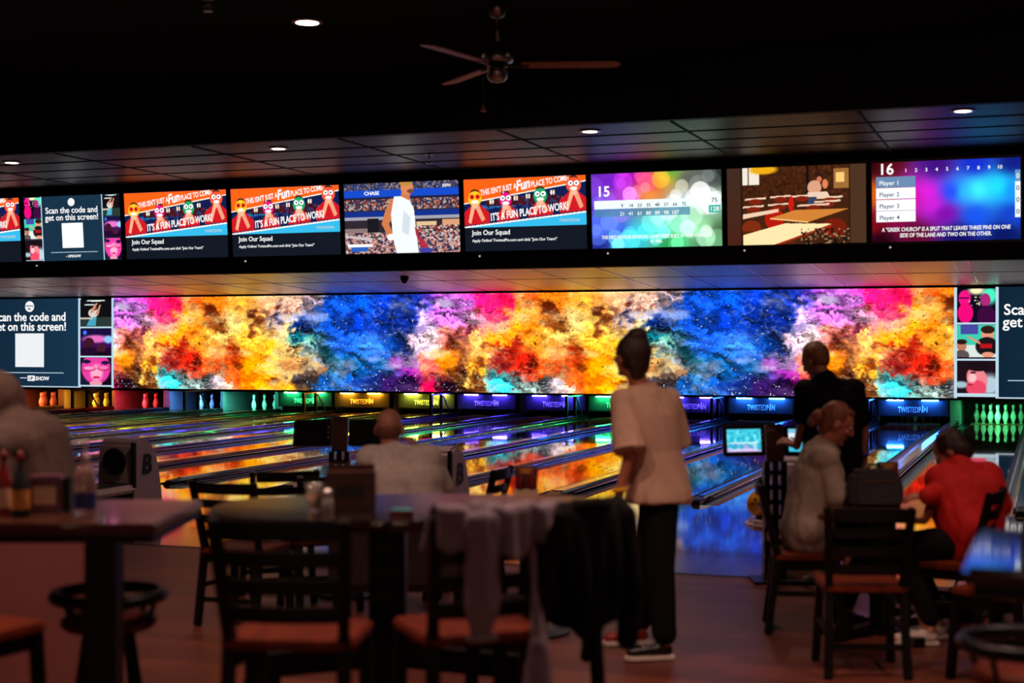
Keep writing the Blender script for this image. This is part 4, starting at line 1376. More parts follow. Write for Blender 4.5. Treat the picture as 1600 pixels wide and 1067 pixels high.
D = math.radians
chair('tall ladder-back chair cut off at the far left beside the brown table', -62, 4.95, D(-28), True)
chair('tall ladder-back chair in the left foreground, at the oval table', 470, 4.9, D(-6), True)
chair('tall ladder-back chair with a pale grey jacket over its back', 730, 5.0, D(22), True)
chair('tall ladder-back chair under the black coat at the oval table end', 830, 5.42, D(35), True, w=.35, top=1.105)
chair('ladder-back chair with orange wooden seat before the grey backpack', 1343, 7.75, D(-3), False)
chair('ladder-back chair the seated woman in the taupe jacket uses', 1262, 8.85, D(-98), False)
chair('ladder-back chair the person in red sits on', 1478, 8.5, D(62), False)
chair('ladder-back chair standing between the person in red and the blue table', 1572, 7.5, D(38), False)
chair('low ladder-back chair, leftmost of those before the orange reflection', 386, 9.1, D(-20), False)
chair('low ladder-back chair, middle one before the orange reflection', 432, 9.9, D(20), False)
chair('low ladder-back chair at the small round table, left of the brown caddy', 498, 9.55, D(25), False)
chair('low ladder-back chair beside the middle ball return hood', 722, 9.95, D(75), False)


def stool(label, px, d, rz):
    x, y = at(px, d)
    o = thing('bar_stool', label, 'stool', (x, y, 0), TH + rz, 'round bar stools with a curved rail')
    obj('seat', G().lathe([(.02, .62), (.16, .62), (.178, .635), (.178, .655), (.16, .668), (.02, .67)], 32), M['seatwood'], o, 0, True)
    pts = [(.20 * math.cos(a), .20 * math.sin(a), .745) for a in [2 * PI * i / 40 for i in range(40)]]
    obj('curved_rail', G().tube(pts, .024, 10, True), M['metal_dk'], o, 0, True)
    for a in (0.6, 2.5, 3.8, 5.6):
        c, s = math.cos(a), math.sin(a)
        obj('rail_strut', G().tube([(.165 * c, .165 * s, .64), (.20 * c, .20 * s, .745)], .01, 8), M['metal_dk'], o)
    for a in (0.8, 2.35, 3.9, 5.5):
        c, s = math.cos(a), math.sin(a)
        obj('leg', G().tube([(.10 * c, .10 * s, .62), (.21 * c, .21 * s, 0)], .015, 8), M['metal_dk'], o)
    obj('foot_ring', G().tube([(.185 * math.cos(a), .185 * math.sin(a), .20) for a in [2 * PI * i / 32 for i in range(32)]], .01, 8, True), M['metal_dk'], o)


stool('black round bar stool behind the blue-lit table at right', 1607, 4.72, 0)
stool('black round bar stool tucked under the brown table at left', 170, 5.64, .4)

# tables
tx, ty = at(655, 5.75)
o = thing('pub_table', 'dark glossy oval bar table in the centre foreground', 'table', (tx, ty, 0), TH)
poly = []
for i in range(64):
    a = 2 * PI * i / 64
    c, s = math.cos(a), math.sin(a)
    poly.append((.80 * abs(c) ** .72 * (1 if c > 0 else -1), .48 * abs(s) ** .72 * (1 if s > 0 else -1)))
obj('tabletop', G().prism(poly, 1.03, 1.07), M['table_dk'], o, .008)
obj('column', G().box(-.07, .07, -.07, .07, .10, 1.03, Matrix.Translation((-.12, 0, 0))), M['wood_d'], o, .006)
obj('top_plate', G().box(-.35, .35, -.22, .22, 1.0, 1.03), M['metal_dk'], o)
for i, a in enumerate((35, 145, 215, 325)):
    c, s = math.cos(D(a)), math.sin(D(a))
    obj('foot_rail', G().bar((-.12 + .05 * c, .05 * s, .50), (-.12 + .62 * c, .42 * s, .50), .06, .09), M['wood_d'], o, .005)
    obj('foot', G().bar((-.12 + .05 * c, .05 * s, .06), (-.12 + .55 * c, .42 * s, .04), .09, .08), M['wood_d'], o, .005)
    obj('rail_post', G().bar((-.12 + .60 * c, .40 * s, .46), (-.12 + .54 * c, .40 * s, 0.0), .05, .05), M['wood_d'], o)

tx, ty = plan(-2.05, 5.6)
o = thing('pub_table', 'brown laminate bar table at left edge carrying the sanitizer bottle', 'table', (tx, ty, 0), TH)
obj('tabletop', G().box(-.85, .80, -.40, .40, 1.03, 1.07), M['table'], o, .008)
obj('edge_band', G().box(-.84, .79, -.39, .39, 1.0, 1.03), M['wood_d'], o)
for sx, sy in ((-.62, -.33), (-.62, .33), (.60, -.33), (.43, .33)):
    if True:
        obj('leg', G().box(sx - .055, sx + .055, sy - .055, sy + .055, 0, 1.0), M['wood_d'], o, .005)

bx, by = plan(1.01, 3.33)
o = thing('pub_table', 'glossy bar table at right edge mirroring blue light', 'table', (bx, by, 0), 0)
obj('tabletop', G().box(0, .9, 0, .74, 1.16, 1.20), M['table_dk'], o, .012)
obj('edge_band', G().box(.02, .88, .02, .72, 1.125, 1.16), M['wood_d'], o)
obj('column', G().lathe([(.05, .05), (.05, 1.125)], 20, Matrix.Translation((.62, .37, 0))), M['metal_dk'], o)
obj('base_plate', G().lathe([(.30, 0), (.30, .015), (.06, .05)], 28, Matrix.Translation((.62, .37, 0))), M['metal_dk'], o)

bx, by = plan(1.70, 8.28)
o = thing('dining_table', 'wooden dining table carrying the grey backpack', 'table', (bx, by, 0), 0)
obj('tabletop', G().box(0, .60, 0, 1.2, .715, .75), M['table'], o, .01)
obj('column', G().box(.23, .37, .52, .66, .06, .715), M['metal_dk'], o)
for a, b in (((.30, .59), (.06, .2)), ((.30, .59), (.54, .2)), ((.30, .59), (.06, 1.0)), ((.30, .59), (.54, 1.0))):
    obj('foot', G().bar((a[0], a[1], .05), (b[0], b[1], .03), .07, .05), M['metal_dk'], o)


def round_table(label, px, d, r):
    x, y = at(px, d)
    o = thing('round_table', label, 'table', (x, y, 0), 0)
    obj('tabletop', G().lathe([(r - .01, .72), (r, .728), (r, .742), (r - .01, .75)], 40), M['table'], o)
    obj('column', G().lathe([(.04, .04), (.04, .72)], 16), M['metal_dk'], o)
    obj('base_plate', G().lathe([(.26, 0), (.26, .015), (.05, .04)], 24), M['metal_dk'], o)


round_table('small round table behind the brown caddy, between low chairs', 548, 10.1, .38)
round_table('small round table carrying the condiment stand left of the standing woman', 822, 8.75, .36)

# settee the bald man sits on
x, y = at(590, 8.72)
o = thing('bench_seat', 'dark vinyl bench seat under the bald man', 'bench', (x, y, 0), TH)
obj('seat_cushion', G().box(-.25, .52, -.24, .30, .34, .45), M['upholst'], o, .03)
obj('backrest', G().box(-.25, .52, -.36, -.25, .31, .74), M['upholst'], o, .03)
g = G().box(-.25, .52, -.25, .29, .28, .335)
obj('frame', g, M['caddy'], o)
for sx in (-.21, .48):
    for sy in (-.21, .25):
        obj('leg', G().box(sx - .025, sx + .025, sy - .025, sy + .025, 0, .28), M['metal_dk'], o)

# low partition behind the left table
x, y = at(-20, 6.45)
o = thing('low_partition', 'plain taupe low partition panel behind the brown left table', 'partition', (x, y, 0), TH)
obj('panel', G().box(-1.2, .515, -.03, .03, 0, .96), M['halfwall'], o)
obj('top_rail', G().box(-1.22, .53, -.045, .045, .96, .99), M['wood_d'], o, .005)
obj('kick_board', G().box(-1.2, .515, -.04, -.031, 0, .10), M['wood_d'], o)

# ------------------------------------------------------------------ table things
def on(px, d, z):
    x, y = at(px, d)
    return (x, y, z)


TZ = 1.07
o = thing('condiment_caddy', 'brown wooden caddy on the oval bar table', 'caddy', on(548, 5.62, TZ), TH + .1)
obj('box', G().prism([(-.095, -.06), (.095, -.06), (.095, .06), (-.095, .06)], 0, .15), M['caddy'], o, .006)
obj('divider_board', G().box(-.09, .09, -.006, .006, .15, .175), M['caddy'], o)
obj('front_label', G().box(-.05, .05, -.063, -.0605, .05, .10), M['upholst'], o)
o = thing('salt_shaker', 'small glass salt shaker left of the brown caddy', 'shaker', on(512, 5.5, TZ), 0)
obj('jar', G().lathe([(.02, 0), (.024, .01), (.02, .065)], 16), M['glass'], o, 0, True)
obj('cap', G().lathe([(.021, .065), (.022, .08), (.012, .092)], 16), M['chrome'], o, 0, True)
o = thing('drinking_glass', 'amber drink glass just left of the salt shaker', 'glass', on(492, 5.62, TZ), 0)
obj('tumbler', G().lathe([(.028, 0), (.034, .10), (.031, .10), (.026, .008)], 20, None, False), M['glass'], o, 0, True)
obj('drink', G().lathe([(.0255, .009), (.029, .06)], 20), M['mustard'], o, 0, True)
o = thing('card_box', 'small dark red box with a teal card on the oval table', 'box', on(628, 5.4, TZ), TH)
obj('box', G().box(-.045, .045, -.03, .03, 0, .022), M['dkred'], o, .003)
obj('card', G().box(-.036, .036, -.02, .04, .0225, .027), pm('teal_card', (70, 160, 160), .4), o)


def caddy2(label, px, d, z):
    o = thing('condiment_stand', label, 'caddy', on(px, d, z), TH, 'condiment stands with menus')
    obj('tray', G().box(-.07, .07, -.05, .05, 0, .10), M['cream'], o, .006)
    obj('menu_board', G().box(-.065, .065, -.012, .012, .10, .23), M['caddy'], o, .004)
    for sx in (-.035, .035):
        b = obj('sauce_bottle', G().lathe([(.02, .101), (.024, .11), (.024, .165), (.01, .19), (.008, .215)], 14, Matrix.Translation((sx, -.034, 0))), M['dkred'], o, 0, True)
    obj('menu_print', G().box(-.045, .045, -.0145, -.0125, .19, .222), M['mustard'], o)


caddy2('condiment stand with menu on the small table left of the standing woman', 822, 8.7, .75)
caddy2('condiment stand with menu behind the grey backpack', 1387, 9.05, .75)
o = thing('glass_jar', 'clear glass jar with wire top beside the grey backpack', 'jar', on(1361, 9.02, .75), TH)
obj('jar', G().lathe([(.03, 0), (.036, .02), (.036, .13), (.026, .15)], 20), M['glass'], o, 0, True)
g = G()
for i in range(6):
    a = i * PI / 3
    g.tube([(.026 * math.cos(a), .026 * math.sin(a), .15), (.034 * math.cos(a), .034 * math.sin(a), .215)], .003, 6)
g.tube([(.034 * math.cos(a), .034 * math.sin(a), .215) for a in [2 * PI * i / 20 for i in range(20)]], .003, 6, True)
obj('wire_top', g, M['chrome'], o)
obj('filling', G().lathe([(.026, .006), (.031, .02), (.031, .09)], 16), M['cream'], o, 0, True)

# left table things
o = thing('sanitizer_bottle', 'clear pump bottle of sanitizer with navy label on left table', 'bottle', on(133, 5.4, TZ), TH)
obj('bottle', G().lathe([(.036, 0), (.04, .008), (.04, .155), (.033, .18), (.014, .195), (.014, .205)], 24), M['clear'], o, 0, True)
obj('label', G().lathe([(.0405, .03), (.0405, .09)], 24, None, False), M['bluelabel'], o, 0, True)
p = obj('pump', G().lathe([(.016, .205), (.016, .228), (.006, .232), (.006, .262), (.012, .266), (.012, .278)], 14), M['white_pl'], o, 0, True)
obj('nozzle', G().tube([(0, 0, .271), (-.035, -.01, .27), (-.045, -.012, .258)], .006, 8), M['white_pl'], p, 0, True)
for i, (px, d, mb, ml, lab) in enumerate(((6, 5.45, 'dkred', 'cream', 'dark red ketchup bottle with cream label at the far left of the brown table'),
                                           (32, 5.4, 'hole', 'mustard', 'dark sauce bottle with orange label on the left table'))):
    o = thing('sauce_bottle', lab, 'bottle', on(px, d, TZ), TH, 'sauce bottles on the left table')
    obj('bottle', G().lathe([(.03, 0), (.033, .01), (.033, .12), (.02, .155), (.012, .18), (.012, .20)], 20), M[mb], o, 0, True)
    obj('label', G().lathe([(.0336, .03), (.0336, .10)], 20, None, False), M[ml], o, 0, True)
    obj('cap', G().lathe([(.014, .20), (.014, .225), (.004, .24)], 14), M['dkred'], o, 0, True)
o = thing('napkin_dispenser', 'mauve napkin dispenser beside the sanitizer bottle', 'dispenser', on(74, 5.55, TZ), TH + .1)
obj('housing', G().box(-.065, .065, -.05, .05, 0, .14), M['purple_box'], o, .01)
obj('side_cheek', G().box(.066, .09, -.048, .048, 0, .135), M['black'], o, .006)
obj('napkin', G().box(-.04, .04, -.053, -.0505, .035, .10), M['cream'], o)

# backpack on the right table
o = thing('backpack', 'charcoal grey backpack standing on the dining table', 'bag', on(1366, 8.70, .75), TH + .05)
pts = [(-.155, 0), (.155, 0), (.15, .12), (.125, .195), (.09, .215), (-.09, .215), (-.125, .195), (-.15, .12)]
obj('body', G().prism(pts, -.09, .09, Matrix(((1, 0, 0, 0), (0, 0, 1, 0), (0, 1, 0, 0), (0, 0, 0, 1)))), M['bag'], o, .02)
obj('front_pocket', G().prism([(a * .8, .012 + b * .55) for a, b in pts], -.115, -.0905, Matrix(((1, 0, 0, 0), (0, 0, 1, 0), (0, 1, 0, 0), (0, 0, 0, 1)))), M['bag'], o, .01)
obj('zip', G().box(-.09, .09, -.095, -.0905, .148, .153), M['zip'], o)
obj('carry_handle', G().tube([(-.04, 0, .215), (-.03, 0, .243), (.03, 0, .243), (.04, 0, .215)], .008, 8), M['bag'], o, 0, True)

# bags on the floor under the blue table
for i, (px, d, lab) in enumerate(((1503, 9.1, 'black bag on the floor beneath the person in red'), (1550, 9.3, 'black rounded bag on the floor right of the other black bag'))):
    o = thing('floor_bag', lab, 'bag', on(px, d, 0), TH + .3 * i, 'black bags on the floor')
    g = G().lathe([(.06, 0), (.11, .02), (.125, .09), (.115, .16), (.07, .205), (.02, .215)], 18, Matrix.Diagonal((1, .8, 1, 1)))
    obj('body', g, M['blackcloth'], o, 0, True)
    obj('strap', G().tube([(-.05, 0, .19), (-.03, .0, .25), (.03, 0, .25), (.05, 0, .19)], .01, 8), M['blackcloth'], o, 0, True)

# ------------------------------------------------------------------ soft bodies
def remesh(name, g, mat, parent, voxel=.010, smooth=6, wrinkle=0.0, wscale=9.0, wst=(1, 1, .5), label=None):
    me = finish_mesh(g, name)
    tmp = bpy.data.objects.new(name + '_tmp', me)
    col.objects.link(tmp)
    r = tmp.modifiers.new('r', 'REMESH')
    r.mode = 'VOXEL'
    r.voxel_size = voxel
    s = tmp.modifiers.new('s', 'SMOOTH')
    s.iterations = smooth
    s.factor = .5
    dg = bpy.context.evaluated_depsgraph_get()
    m2 = bpy.data.meshes.new_from_object(tmp.evaluated_get(dg))
    bpy.data.objects.remove(tmp)
    m2.name = name
    if wrinkle:
        nv = len(m2.vertices)
        co = np.empty(nv * 3)
        no = np.empty(nv * 3)
        m2.vertices.foreach_get('co', co)
        m2.vertices.foreach_get('normal', no)
        co, no = co.reshape(-1, 3), no.reshape(-1, 3)
        q = co * wscale * np.array(wst)
        a = fbm(q[:, 0] + q[:, 2] * .8 + 40, q[:, 1] + q[:, 2] * .5 + 40, 12, 3)
        rd = 1 - np.abs(2 * a - 1) * 2
        co = co + no * (wrinkle * rd)[:, None]
        m2.vertices.foreach_set('co', co.ravel())
        m2.update()
    m2.polygons.foreach_set('use_smooth', [True] * len(m2.polygons))
    m2.materials.clear()
    m2.materials.append(mat)
    o = bpy.data.objects.new(name, m2)
    col.objects.link(o)
    if parent is not None:
        o.parent = parent
    if label:
        o['label'] = label
    return o


V = Vector


def frame(f, up=(0, 0, 1)):
    f = V(f).normalized()
    u = V(up)
    s = f.cross(u).normalized()
    u = s.cross(f).normalized()
    return f, s, u


def head(g, c, f, up=(0, 0, 1)):
    c = V(c)
    f, s, u = frame(f, up)
    R = Matrix((s, f, u)).transposed()
    g.ell(c + u * .02, (.076, .094, .098), R, 20)
    g.ell(c + f * .024 - u * .055, (.056, .064, .064), R)
    g.ell(c + f * .022 - u * .02, (.066, .074, .08), R)
    g.cap(c + f * .090 + u * .02, c + f * .108 - u * .022, .010, .015)      # nose
    g.ell(c + f * .086 - u * .058, (.024, .010, .011), R)                   # lips
    g.ell(c + f * .076 - u * .098, (.024, .018, .016), R)                   # chin
    g.ell(c + f * .084 + u * .034, (.046, .012, .010), R)                   # brow
    for k in (-1, 1):
        g.ell(c + s * k * .078 - f * .004 - u * .012, (.012, .022, .034), R)
        g.ell(c + f * .074 + s * k * .038 - u * .024, (.024, .016, .016), R)
    return f, s, u


def face_parts(o, c, f, up=(0, 0, 1)):
    c = V(c)
    f, s, u = frame(f, up)
    R = Matrix((s, f, u)).transposed()
    for k in (-1, 1):
        g = G().ell(c + f * .083 + s * k * .032 + u * .010, (.015, .010, .009), R)
        e = obj('eye', g, M['white_pl'], o, 0, True)
        obj('iris', G().ell(c + f * .0915 + s * k * .032 + u * .010, (.006, .003, .006), R), M['ink'], e, 0, True)
    obj('mouth', G().ell(c + f * .0955 - u * .058, (.022, .004, .0045), R), M['red_dk'], o, 0, True)


def hand(g, w, d, palm, curl=.5, sz=1.0, thumb_side=1):
    """w wrist, d pointing direction, palm the way the palm faces"""
    w = V(w)
    d = V(d).normalized()
    p = V(palm)
    p = (p - d * p.dot(d)).normalized()
    s = d.cross(p).normalized() * thumb_side
    k = sz
    for a in (-.026, -.009, .009, .026):
        g.cap(w, w + d * .085 * k + s * a * k, .016 * k, .0125 * k, 10)
    for a, ln in ((.029, .066), (.0098, .076), (-.0098, .070), (-.029, .054)):
        b = w + d * .088 * k + s * a * k
        d1 = (d + p * curl * .6).normalized()
        m = b + d1 * ln * .5 * k + s * a * .12
        d2 = (d + p * curl * 1.5).normalized()
        g.cap(b, m, .0095 * k, .009 * k, 8)
        g.cap(m, m + d2 * ln * .5 * k, .009 * k, .0075 * k, 8)
    b = w + d * .025 * k + s * .026 * k
    m = b + (d * .6 + s * .8 + p * .2).normalized() * .04 * k
    g.cap(b, m, .0145 * k, .011 * k, 8)
    g.cap(m, m + (d * .9 + s * .25 + p * .35).normalized() * .034 * k, .0105 * k, .0085 * k, 8)


def torso(g, J, e=0.0, chest_r=.112, waist_r=.105, hip_r=.118, w=.075):
    sL, sR = V(J['shL']), V(J['shR'])
    ax = (sR - sL).normalized()
    ch, wa = V(J['chest']), V(J['waist'])
    hL, hR = V(J['hipL']), V(J['hipR'])
    hx = (hR - hL).normalized()
    pe = (hL + hR) / 2
    g.cap(sL, sR, .058 + e, .058 + e)
    up = (V(J['neck']) - (sL + sR) / 2)
    g.cap((sL + sR) / 2, V(J['neck']) - up * .1, .085 + e, .056 + e)
    g.cap(ch - ax * w, ch + ax * w, chest_r + e, chest_r + e)
    g.cap(ch - ax * w * .9, wa - hx * w * .75, chest_r + e, waist_r + e)
    g.cap(ch + ax * w * .9, wa + hx * w * .75, chest_r + e, waist_r + e)
    g.cap(wa - hx * w * .7, pe - hx * w * .8, waist_r + e, hip_r + e)
    g.cap(wa + hx * w * .7, pe + hx * w * .8, waist_r + e, hip_r + e)
    g.cap(ch, pe, chest_r + e, hip_r + e)
    for s in (sL, sR):
        g.cap(s, ch + (s - ch) * .35, .062 + e, chest_r * .92 + e)


def build_body(o, J, skin, hands=(), upv=(0, 0, 1), slim=1.0, bare_face=True):
    g = G()
    f, s, u = head(g, J['head'], J['look'], J.get('up', upv))
    c = V(J['head'])
    g.cap(V(J['neck']) - V((0, 0, .02)), c - u * .06 - f * .012, .056, .052)
    torso(g, J, -.012)
    for k in 'LR':
        g.cap(J['sh' + k], J['el' + k], .049 * slim, .041 * slim)
        g.cap(J['el' + k], J['wr' + k], .040 * slim, .027 * slim)
        g.cap(J['hip' + k], J['kn' + k], .088 * slim, .058)
        g.cap(J['kn' + k], V(J['kn' + k]) * .65 + V(J['an' + k]) * .35, .055, .054)
        g.cap(J['kn' + k], J['an' + k], .054, .038)
        a = V(J['an' + k])
        t = V(J['toe' + k])
        g.cap(a - V((0, 0, .03)), t, .036, .026)
    for h in hands:
        hand(g, *h)
    b = remesh('body', g, skin, o, .0068, 4)
    face_parts(o, J['head'], J['look'], J.get('up', upv))
    return b


def shoe(o, an, toe, mat, sole, name='shoe'):
    a, t = V(an), V(toe)
    d = V((t.x - a.x, t.y - a.y, 0)).normalized()
    s = V((d.y, -d.x, 0))
    fl = min(0.0, a.z - .09)
    z0 = a.z - .085
    heel = V((a.x, a.y, z0)) - d * .055
    L = .275
    out = []
    for t_, w in ((0, .022), (.04, .034), (.25, .037), (.55, .043), (.78, .047), (.92, .038), (1.0, .015)):
        out.append((t_ * L, w))
    poly = [heel + d * a_ + s * w for a_, w in out] + [heel + d * a_ - s * w for a_, w in reversed(out)]
    g = G().prism([(p.x, p.y) for p in poly], z0 + .001, z0 + .026)
    obj('sole', g, sole, o, .005)
    g = G()
    g.cap(heel + d * .045 + V((0, 0, .05)), heel + d * .15 + V((0, 0, .05)), .036, .036)
    g.cap(heel + d * .10 + V((0, 0, .052)), heel + d * .235 + V((0, 0, .04)), .038, .030)
    g.cap(heel + d * .055 + V((0, 0, .05)), heel + d * .06 + V((0, 0, .10)), .036, .037)
    sh = remesh(name, g, mat, o, .008, 3)
    g = G()
    for i in range(3):
        c = heel + d * (.125 + .025 * i) + V((0, 0, .089 - .006 * i))
        g.bar(c - s * .022, c + s * .022, .007, .006)
    obj('laces', g, M['white_pl'], sh)
    return sh


def fig(label, px, d, group='people at the lanes'):
    x, y = at(px, d)
    return thing('person', label, 'person', (x, y, 0), TH, group)


# ---- standing woman in beige top
o = fig('person standing in a loose beige top and black trousers, hair in a bun', 1020, 8.0)
J = dict(head=(-.115, .02, 1.635), look=(-.62, .78, .02), neck=(-.06, .03, 1.475), chest=(-.03, .03, 1.30), waist=(0.01, .06, 1.06),
         shL=(-.165, -.05, 1.405), shR=(.095, .12, 1.405), elL=(-.135, -.14, 1.12), wrL=(-.195, -.10, .875), elR=(.15, .20, 1.13), wrR=(.02, .34, 1.02),
         hipL=(.045, .0, .90), hipR=(.03, .11, .90), knL=(.035, -.03, .48), knR=(.02, .22, .49), anL=(.06, -.03, .09), anR=(-.035, .37, .09), toeL=(-.12, -.06, .035), toeR=(-.20, .34, .035))
build_body(o, J, M['skin'], [((-.195, -.10, .875), (-.12, .08, -1), (1, 0.2, 0), .5, 1.0, -1), ((.02, .34, 1.02), (-.9, .2, -.1), (0, .3, -1), .6, 1.0, 1)], slim=.86)
def loft(g, rings, n=36):
    """closed loft of turned ellipses (z, cx, cy, rx, ry, angle)"""
    prev, first = None, None
    for z, cx, cy, rx, ry, an in rings:
        ca, sa = math.cos(an), math.sin(an)
        r = []
        for i in range(n):
            t = 2 * PI * i / n
            p, q = rx * math.cos(t), ry * math.sin(t)
            r.append(g.bm.verts.new((cx + p * ca - q * sa, cy + p * sa + q * ca, z)))
        if prev:
            for i in range(n):
                g.bm.faces.new((prev[i], prev[(i + 1) % n], r[(i + 1) % n], r[i]))
        else:
            first = r
        prev = r
    g.bm.faces.new(list(reversed(first)))
    g.bm.faces.new(prev)
    return g


g = G()
loft(g, [(.85, .038, .055, .196, .174, D(62)), (.90, .036, .055, .192, .170, D(60)), (.96, .030, .055, .180, .158, D(56)), (1.04, .020, .05, .166, .142, D(50)), (1.12, .005, .045, .160, .132, D(44)),
         (1.22, -.012, .04, .172, .134, D(38)), (1.31, -.026, .037, .182, .130, D(34)), (1.375, -.033, .036, .186, .112, D(33)), (1.42, -.038, .034, .160, .092, D(33)), (1.455, -.046, .032, .105, .078, D(33)), (1.475, -.05, .03, .070, .064, D(33))])
for k in 'LR':
    s_, e_ = V(J['sh' + k]), V(J['el' + k])
    g.cap(s_ + V((0, 0, -.015)), s_ * .5 + e_ * .5, .066, .072)
    g.tube([s_ * .75 + e_ * .25, s_ * .4 + e_ * .6, e_ + V((0, 0, .01))], [.066, .076, .082], 20)
tp = remesh('top', g, M['beige'], o, .010, 3, .011, 5, (1.6, 1.6, .45))
e_, s_ = V(J['elL']), V(J['shL'])
dd_ = (e_ - s_).normalized()
s1 = dd_.cross(V((0, 1, 0))).normalized()
s2 = dd_.cross(s1)
g = G().tube([e_ + V((0, 0, .012)) - dd_ * .012 + (s1 * math.cos(a) + s2 * math.sin(a)) * .081 for a in [2 * PI * i / 26 for i in range(26)]], .011, 8, True)
obj('sleeve_cuff', g, M['beige'], tp, 0, True)
nk = V((-.05, .03, 1.475))
g = G().tube([nk + V((.068 * math.cos(a), .062 * math.sin(a), -.004 + .010 * math.cos(a))) for a in [2 * PI * i / 24 for i in range(24)]], .013, 8, True)
obj('collar', g, M['beige'], tp, 0, True)
g = G()
for k in 'LR':
    h_, n_, a_ = V(J['hip' + k]), V(J['kn' + k]), V(J['an' + k])
    g.cap(h_ + V((0, 0, -.02)), n_, .098, .078)
    g.cap(n_, a_ + V((0, 0, .055)), .078, .066)
g.cap(V(J['hipL']) + V((0, .0, -.02)), V(J['hipR']) + V((0, .0, -.02)), .098, .098)
remesh('trousers', g, M['blackcloth'], o, .011, 4, .004, 10)
f, s, u = frame(J['look'])
c = V(J['head'])
R = Matrix((s, f, u)).transposed()
g = G().ell(c - f * .026 + u * .022, (.092, .092, .110), R, 20)
g.ell(c - f * .062 - u * .035, (.070, .046, .078), R)
g.ell(c - f * .045 - u * .085, (.040, .036, .05), R)
hr = remesh('hair', g, M['hair_b'], o, .009, 3, .004, 25)
g = G().ell(c - f * .045 + u * .118, (.054, .052, .036), R)
g.tube([c - f * .045 + u * .108 + s * .044 * math.cos(a) + f * .042 * math.sin(a) for a in [2 * PI * i / 20 for i in range(20)]], .014, 8, True)
remesh('hair_bun', g, M['hair_b'], hr, .007, 2, .003, 30)
shoe(o, J['anL'], J['toeL'], M['shoe_d'], M['shoe_w'])
shoe(o, J['anR'], J['toeR'], M['shoe_r'], M['shoe_w'])
g = G().tube([V((-.184, -.105, .925)) + V((.036 * math.cos(a), .036 * math.sin(a), .006 * math.cos(a))) for a in [2 * PI * i / 20 for i in range(20)]], .010, 8, True)
obj('yellow_wristband', g, M['ball_y'], o, 0, True)

# ---- man in black
o = fig('person standing in a black T-shirt, back turned, touching the lit console', 1298, 10.3)
J = dict(head=(-.095, .06, 1.585), look=(-.62, .65, -.50), up=(-.2, .35, 1), neck=(-.045, .0, 1.455), chest=(0.0, .0, 1.25), waist=(.01, .0, 1.03),
         shL=(-.175, 0, 1.375), shR=(.165, 0, 1.385), elL=(-.20, -.01, 1.13), wrL=(-.215, .11, .98), elR=(.232, .02, 1.11), wrR=(.24, .05, .875),
         hipL=(-.08, 0, .90), hipR=(.10, 0, .90), knL=(-.09, .02, .49), knR=(.11, .02, .49), anL=(-.10, -.02, .09), anR=(.12, -.02, .09), toeL=(-.13, .14, .035), toeR=(.15, .14, .035))
build_body(o, J, M['skin2'], [((-.215, .11, .98), (-.55, .35, .25), (.2, .6, -.8), .7, 1.05, -1), ((.24, .05, .875), (.05, .1, -1), (-1, .2, 0), .6, 1.05, 1)])
g = G()
torso(g, J, .018, .122, .118, .122, .085)
for k in 'LR':
    s_, e_ = V(J['sh' + k]), V(J['el' + k])
    g.cap(s_, s_ * .28 + e_ * .72, .072, .070)
g.ell((.01, 0, .88), (.19, .14, .05))
remesh('t_shirt', g, M['blackcloth'], o, .011, 5, .008, 9)
g = G()
for k in 'LR':
    h_, n_ = V(J['hip' + k]), V(J['kn' + k])
    g.cap(h_, n_ * .9 + h_ * .1, .108, .090)
g.cap(J['hipL'], J['hipR'], .12, .12)
remesh('shorts', g, M['denim'], o, .012, 4, .005)
f, s, u = frame(J['look'], J['up'])
c = V(J['head'])
R = Matrix((s, f, u)).transposed()
g = G().ell(c - f * .020 + u * .030, (.091, .095, .103), R, 20)
g.ell(c - f * .055 - u * .02, (.066, .046, .055), R)
remesh('hair', g, M['hair_s'], o, .008, 3, .004, 30)
for k in 'LR':
    shoe(o, J['an' + k], J['toe' + k], M['shoe_d'], M['shoe_w'])
g = G().tube([V((.238, .042, .93)) + V((.034 * math.cos(a), .034 * math.sin(a), 0)) for a in [2 * PI * i / 20 for i in range(20)]], .010, 8, True)
obj('blue_wristband', g, pm('blue_wristband_rubber', (50, 70, 230), .4), o, 0, True)
g = G().box(-.245, -.243, -.04, .02, 1.19, 1.22)
obj('sleeve_patch', g, M['white_pl'], o)

# ---- seated woman in taupe jacket
o = fig('person seated in a taupe jacket with auburn hair tied back, head bowed', 1275, 8.95)
k_ = 8.95 / F
X_ = lambda px: (px - 1275) * k_
Z_ = lambda py: H - (py - 537) * k_
J = dict(head=(X_(1306), -.02, Z_(661)), look=(.83, -.10, -.42), up=(.42, 0, 1), neck=(X_(1288), 0, Z_(697)), chest=(X_(1278), .0, .90), waist=(X_(1266), .0, .70),
         shL=(X_(1282), .17, 1.02), shR=(X_(1279), -.17, 1.02), elR=(X_(1294), -.20, .80), wrR=(X_(1326), -.02, .81), elL=(X_(1296), .21, .80), wrL=(X_(1320), .21, .81),
         hipL=(X_(1262), .09, .555), hipR=(X_(1262), -.09, .555), knL=(X_(1365), .16, .53), knR=(X_(1360), -.03, .53), anL=(X_(1382), .16, .09), anR=(X_(1312), -.13, .09), toeL=(X_(1420), .16, .035), toeR=(X_(1350), -.16, .035))
build_body(o, J, M['skin'], [(J['wrR'], (1, .25, -.1), (0, .4, -1), .6, .95, 1), (J['wrL'], (1, -.15, -.1), (0, -.3, -1), .6, .95, -1)])
g = G()
torso(g, J, .022, .120, .120, .13, .075)
for k in 'LR':
    g.cap(J['sh' + k], J['el' + k], .068, .062)
    g.cap(J['el' + k], J['wr' + k], .060, .046)
g.tube([V(J['neck']) + V((.072 * math.cos(a), .072 * math.sin(a), -.02 - .02 * math.cos(a))) for a in [2 * PI * i / 20 for i in range(20)]], .024, 8, True)
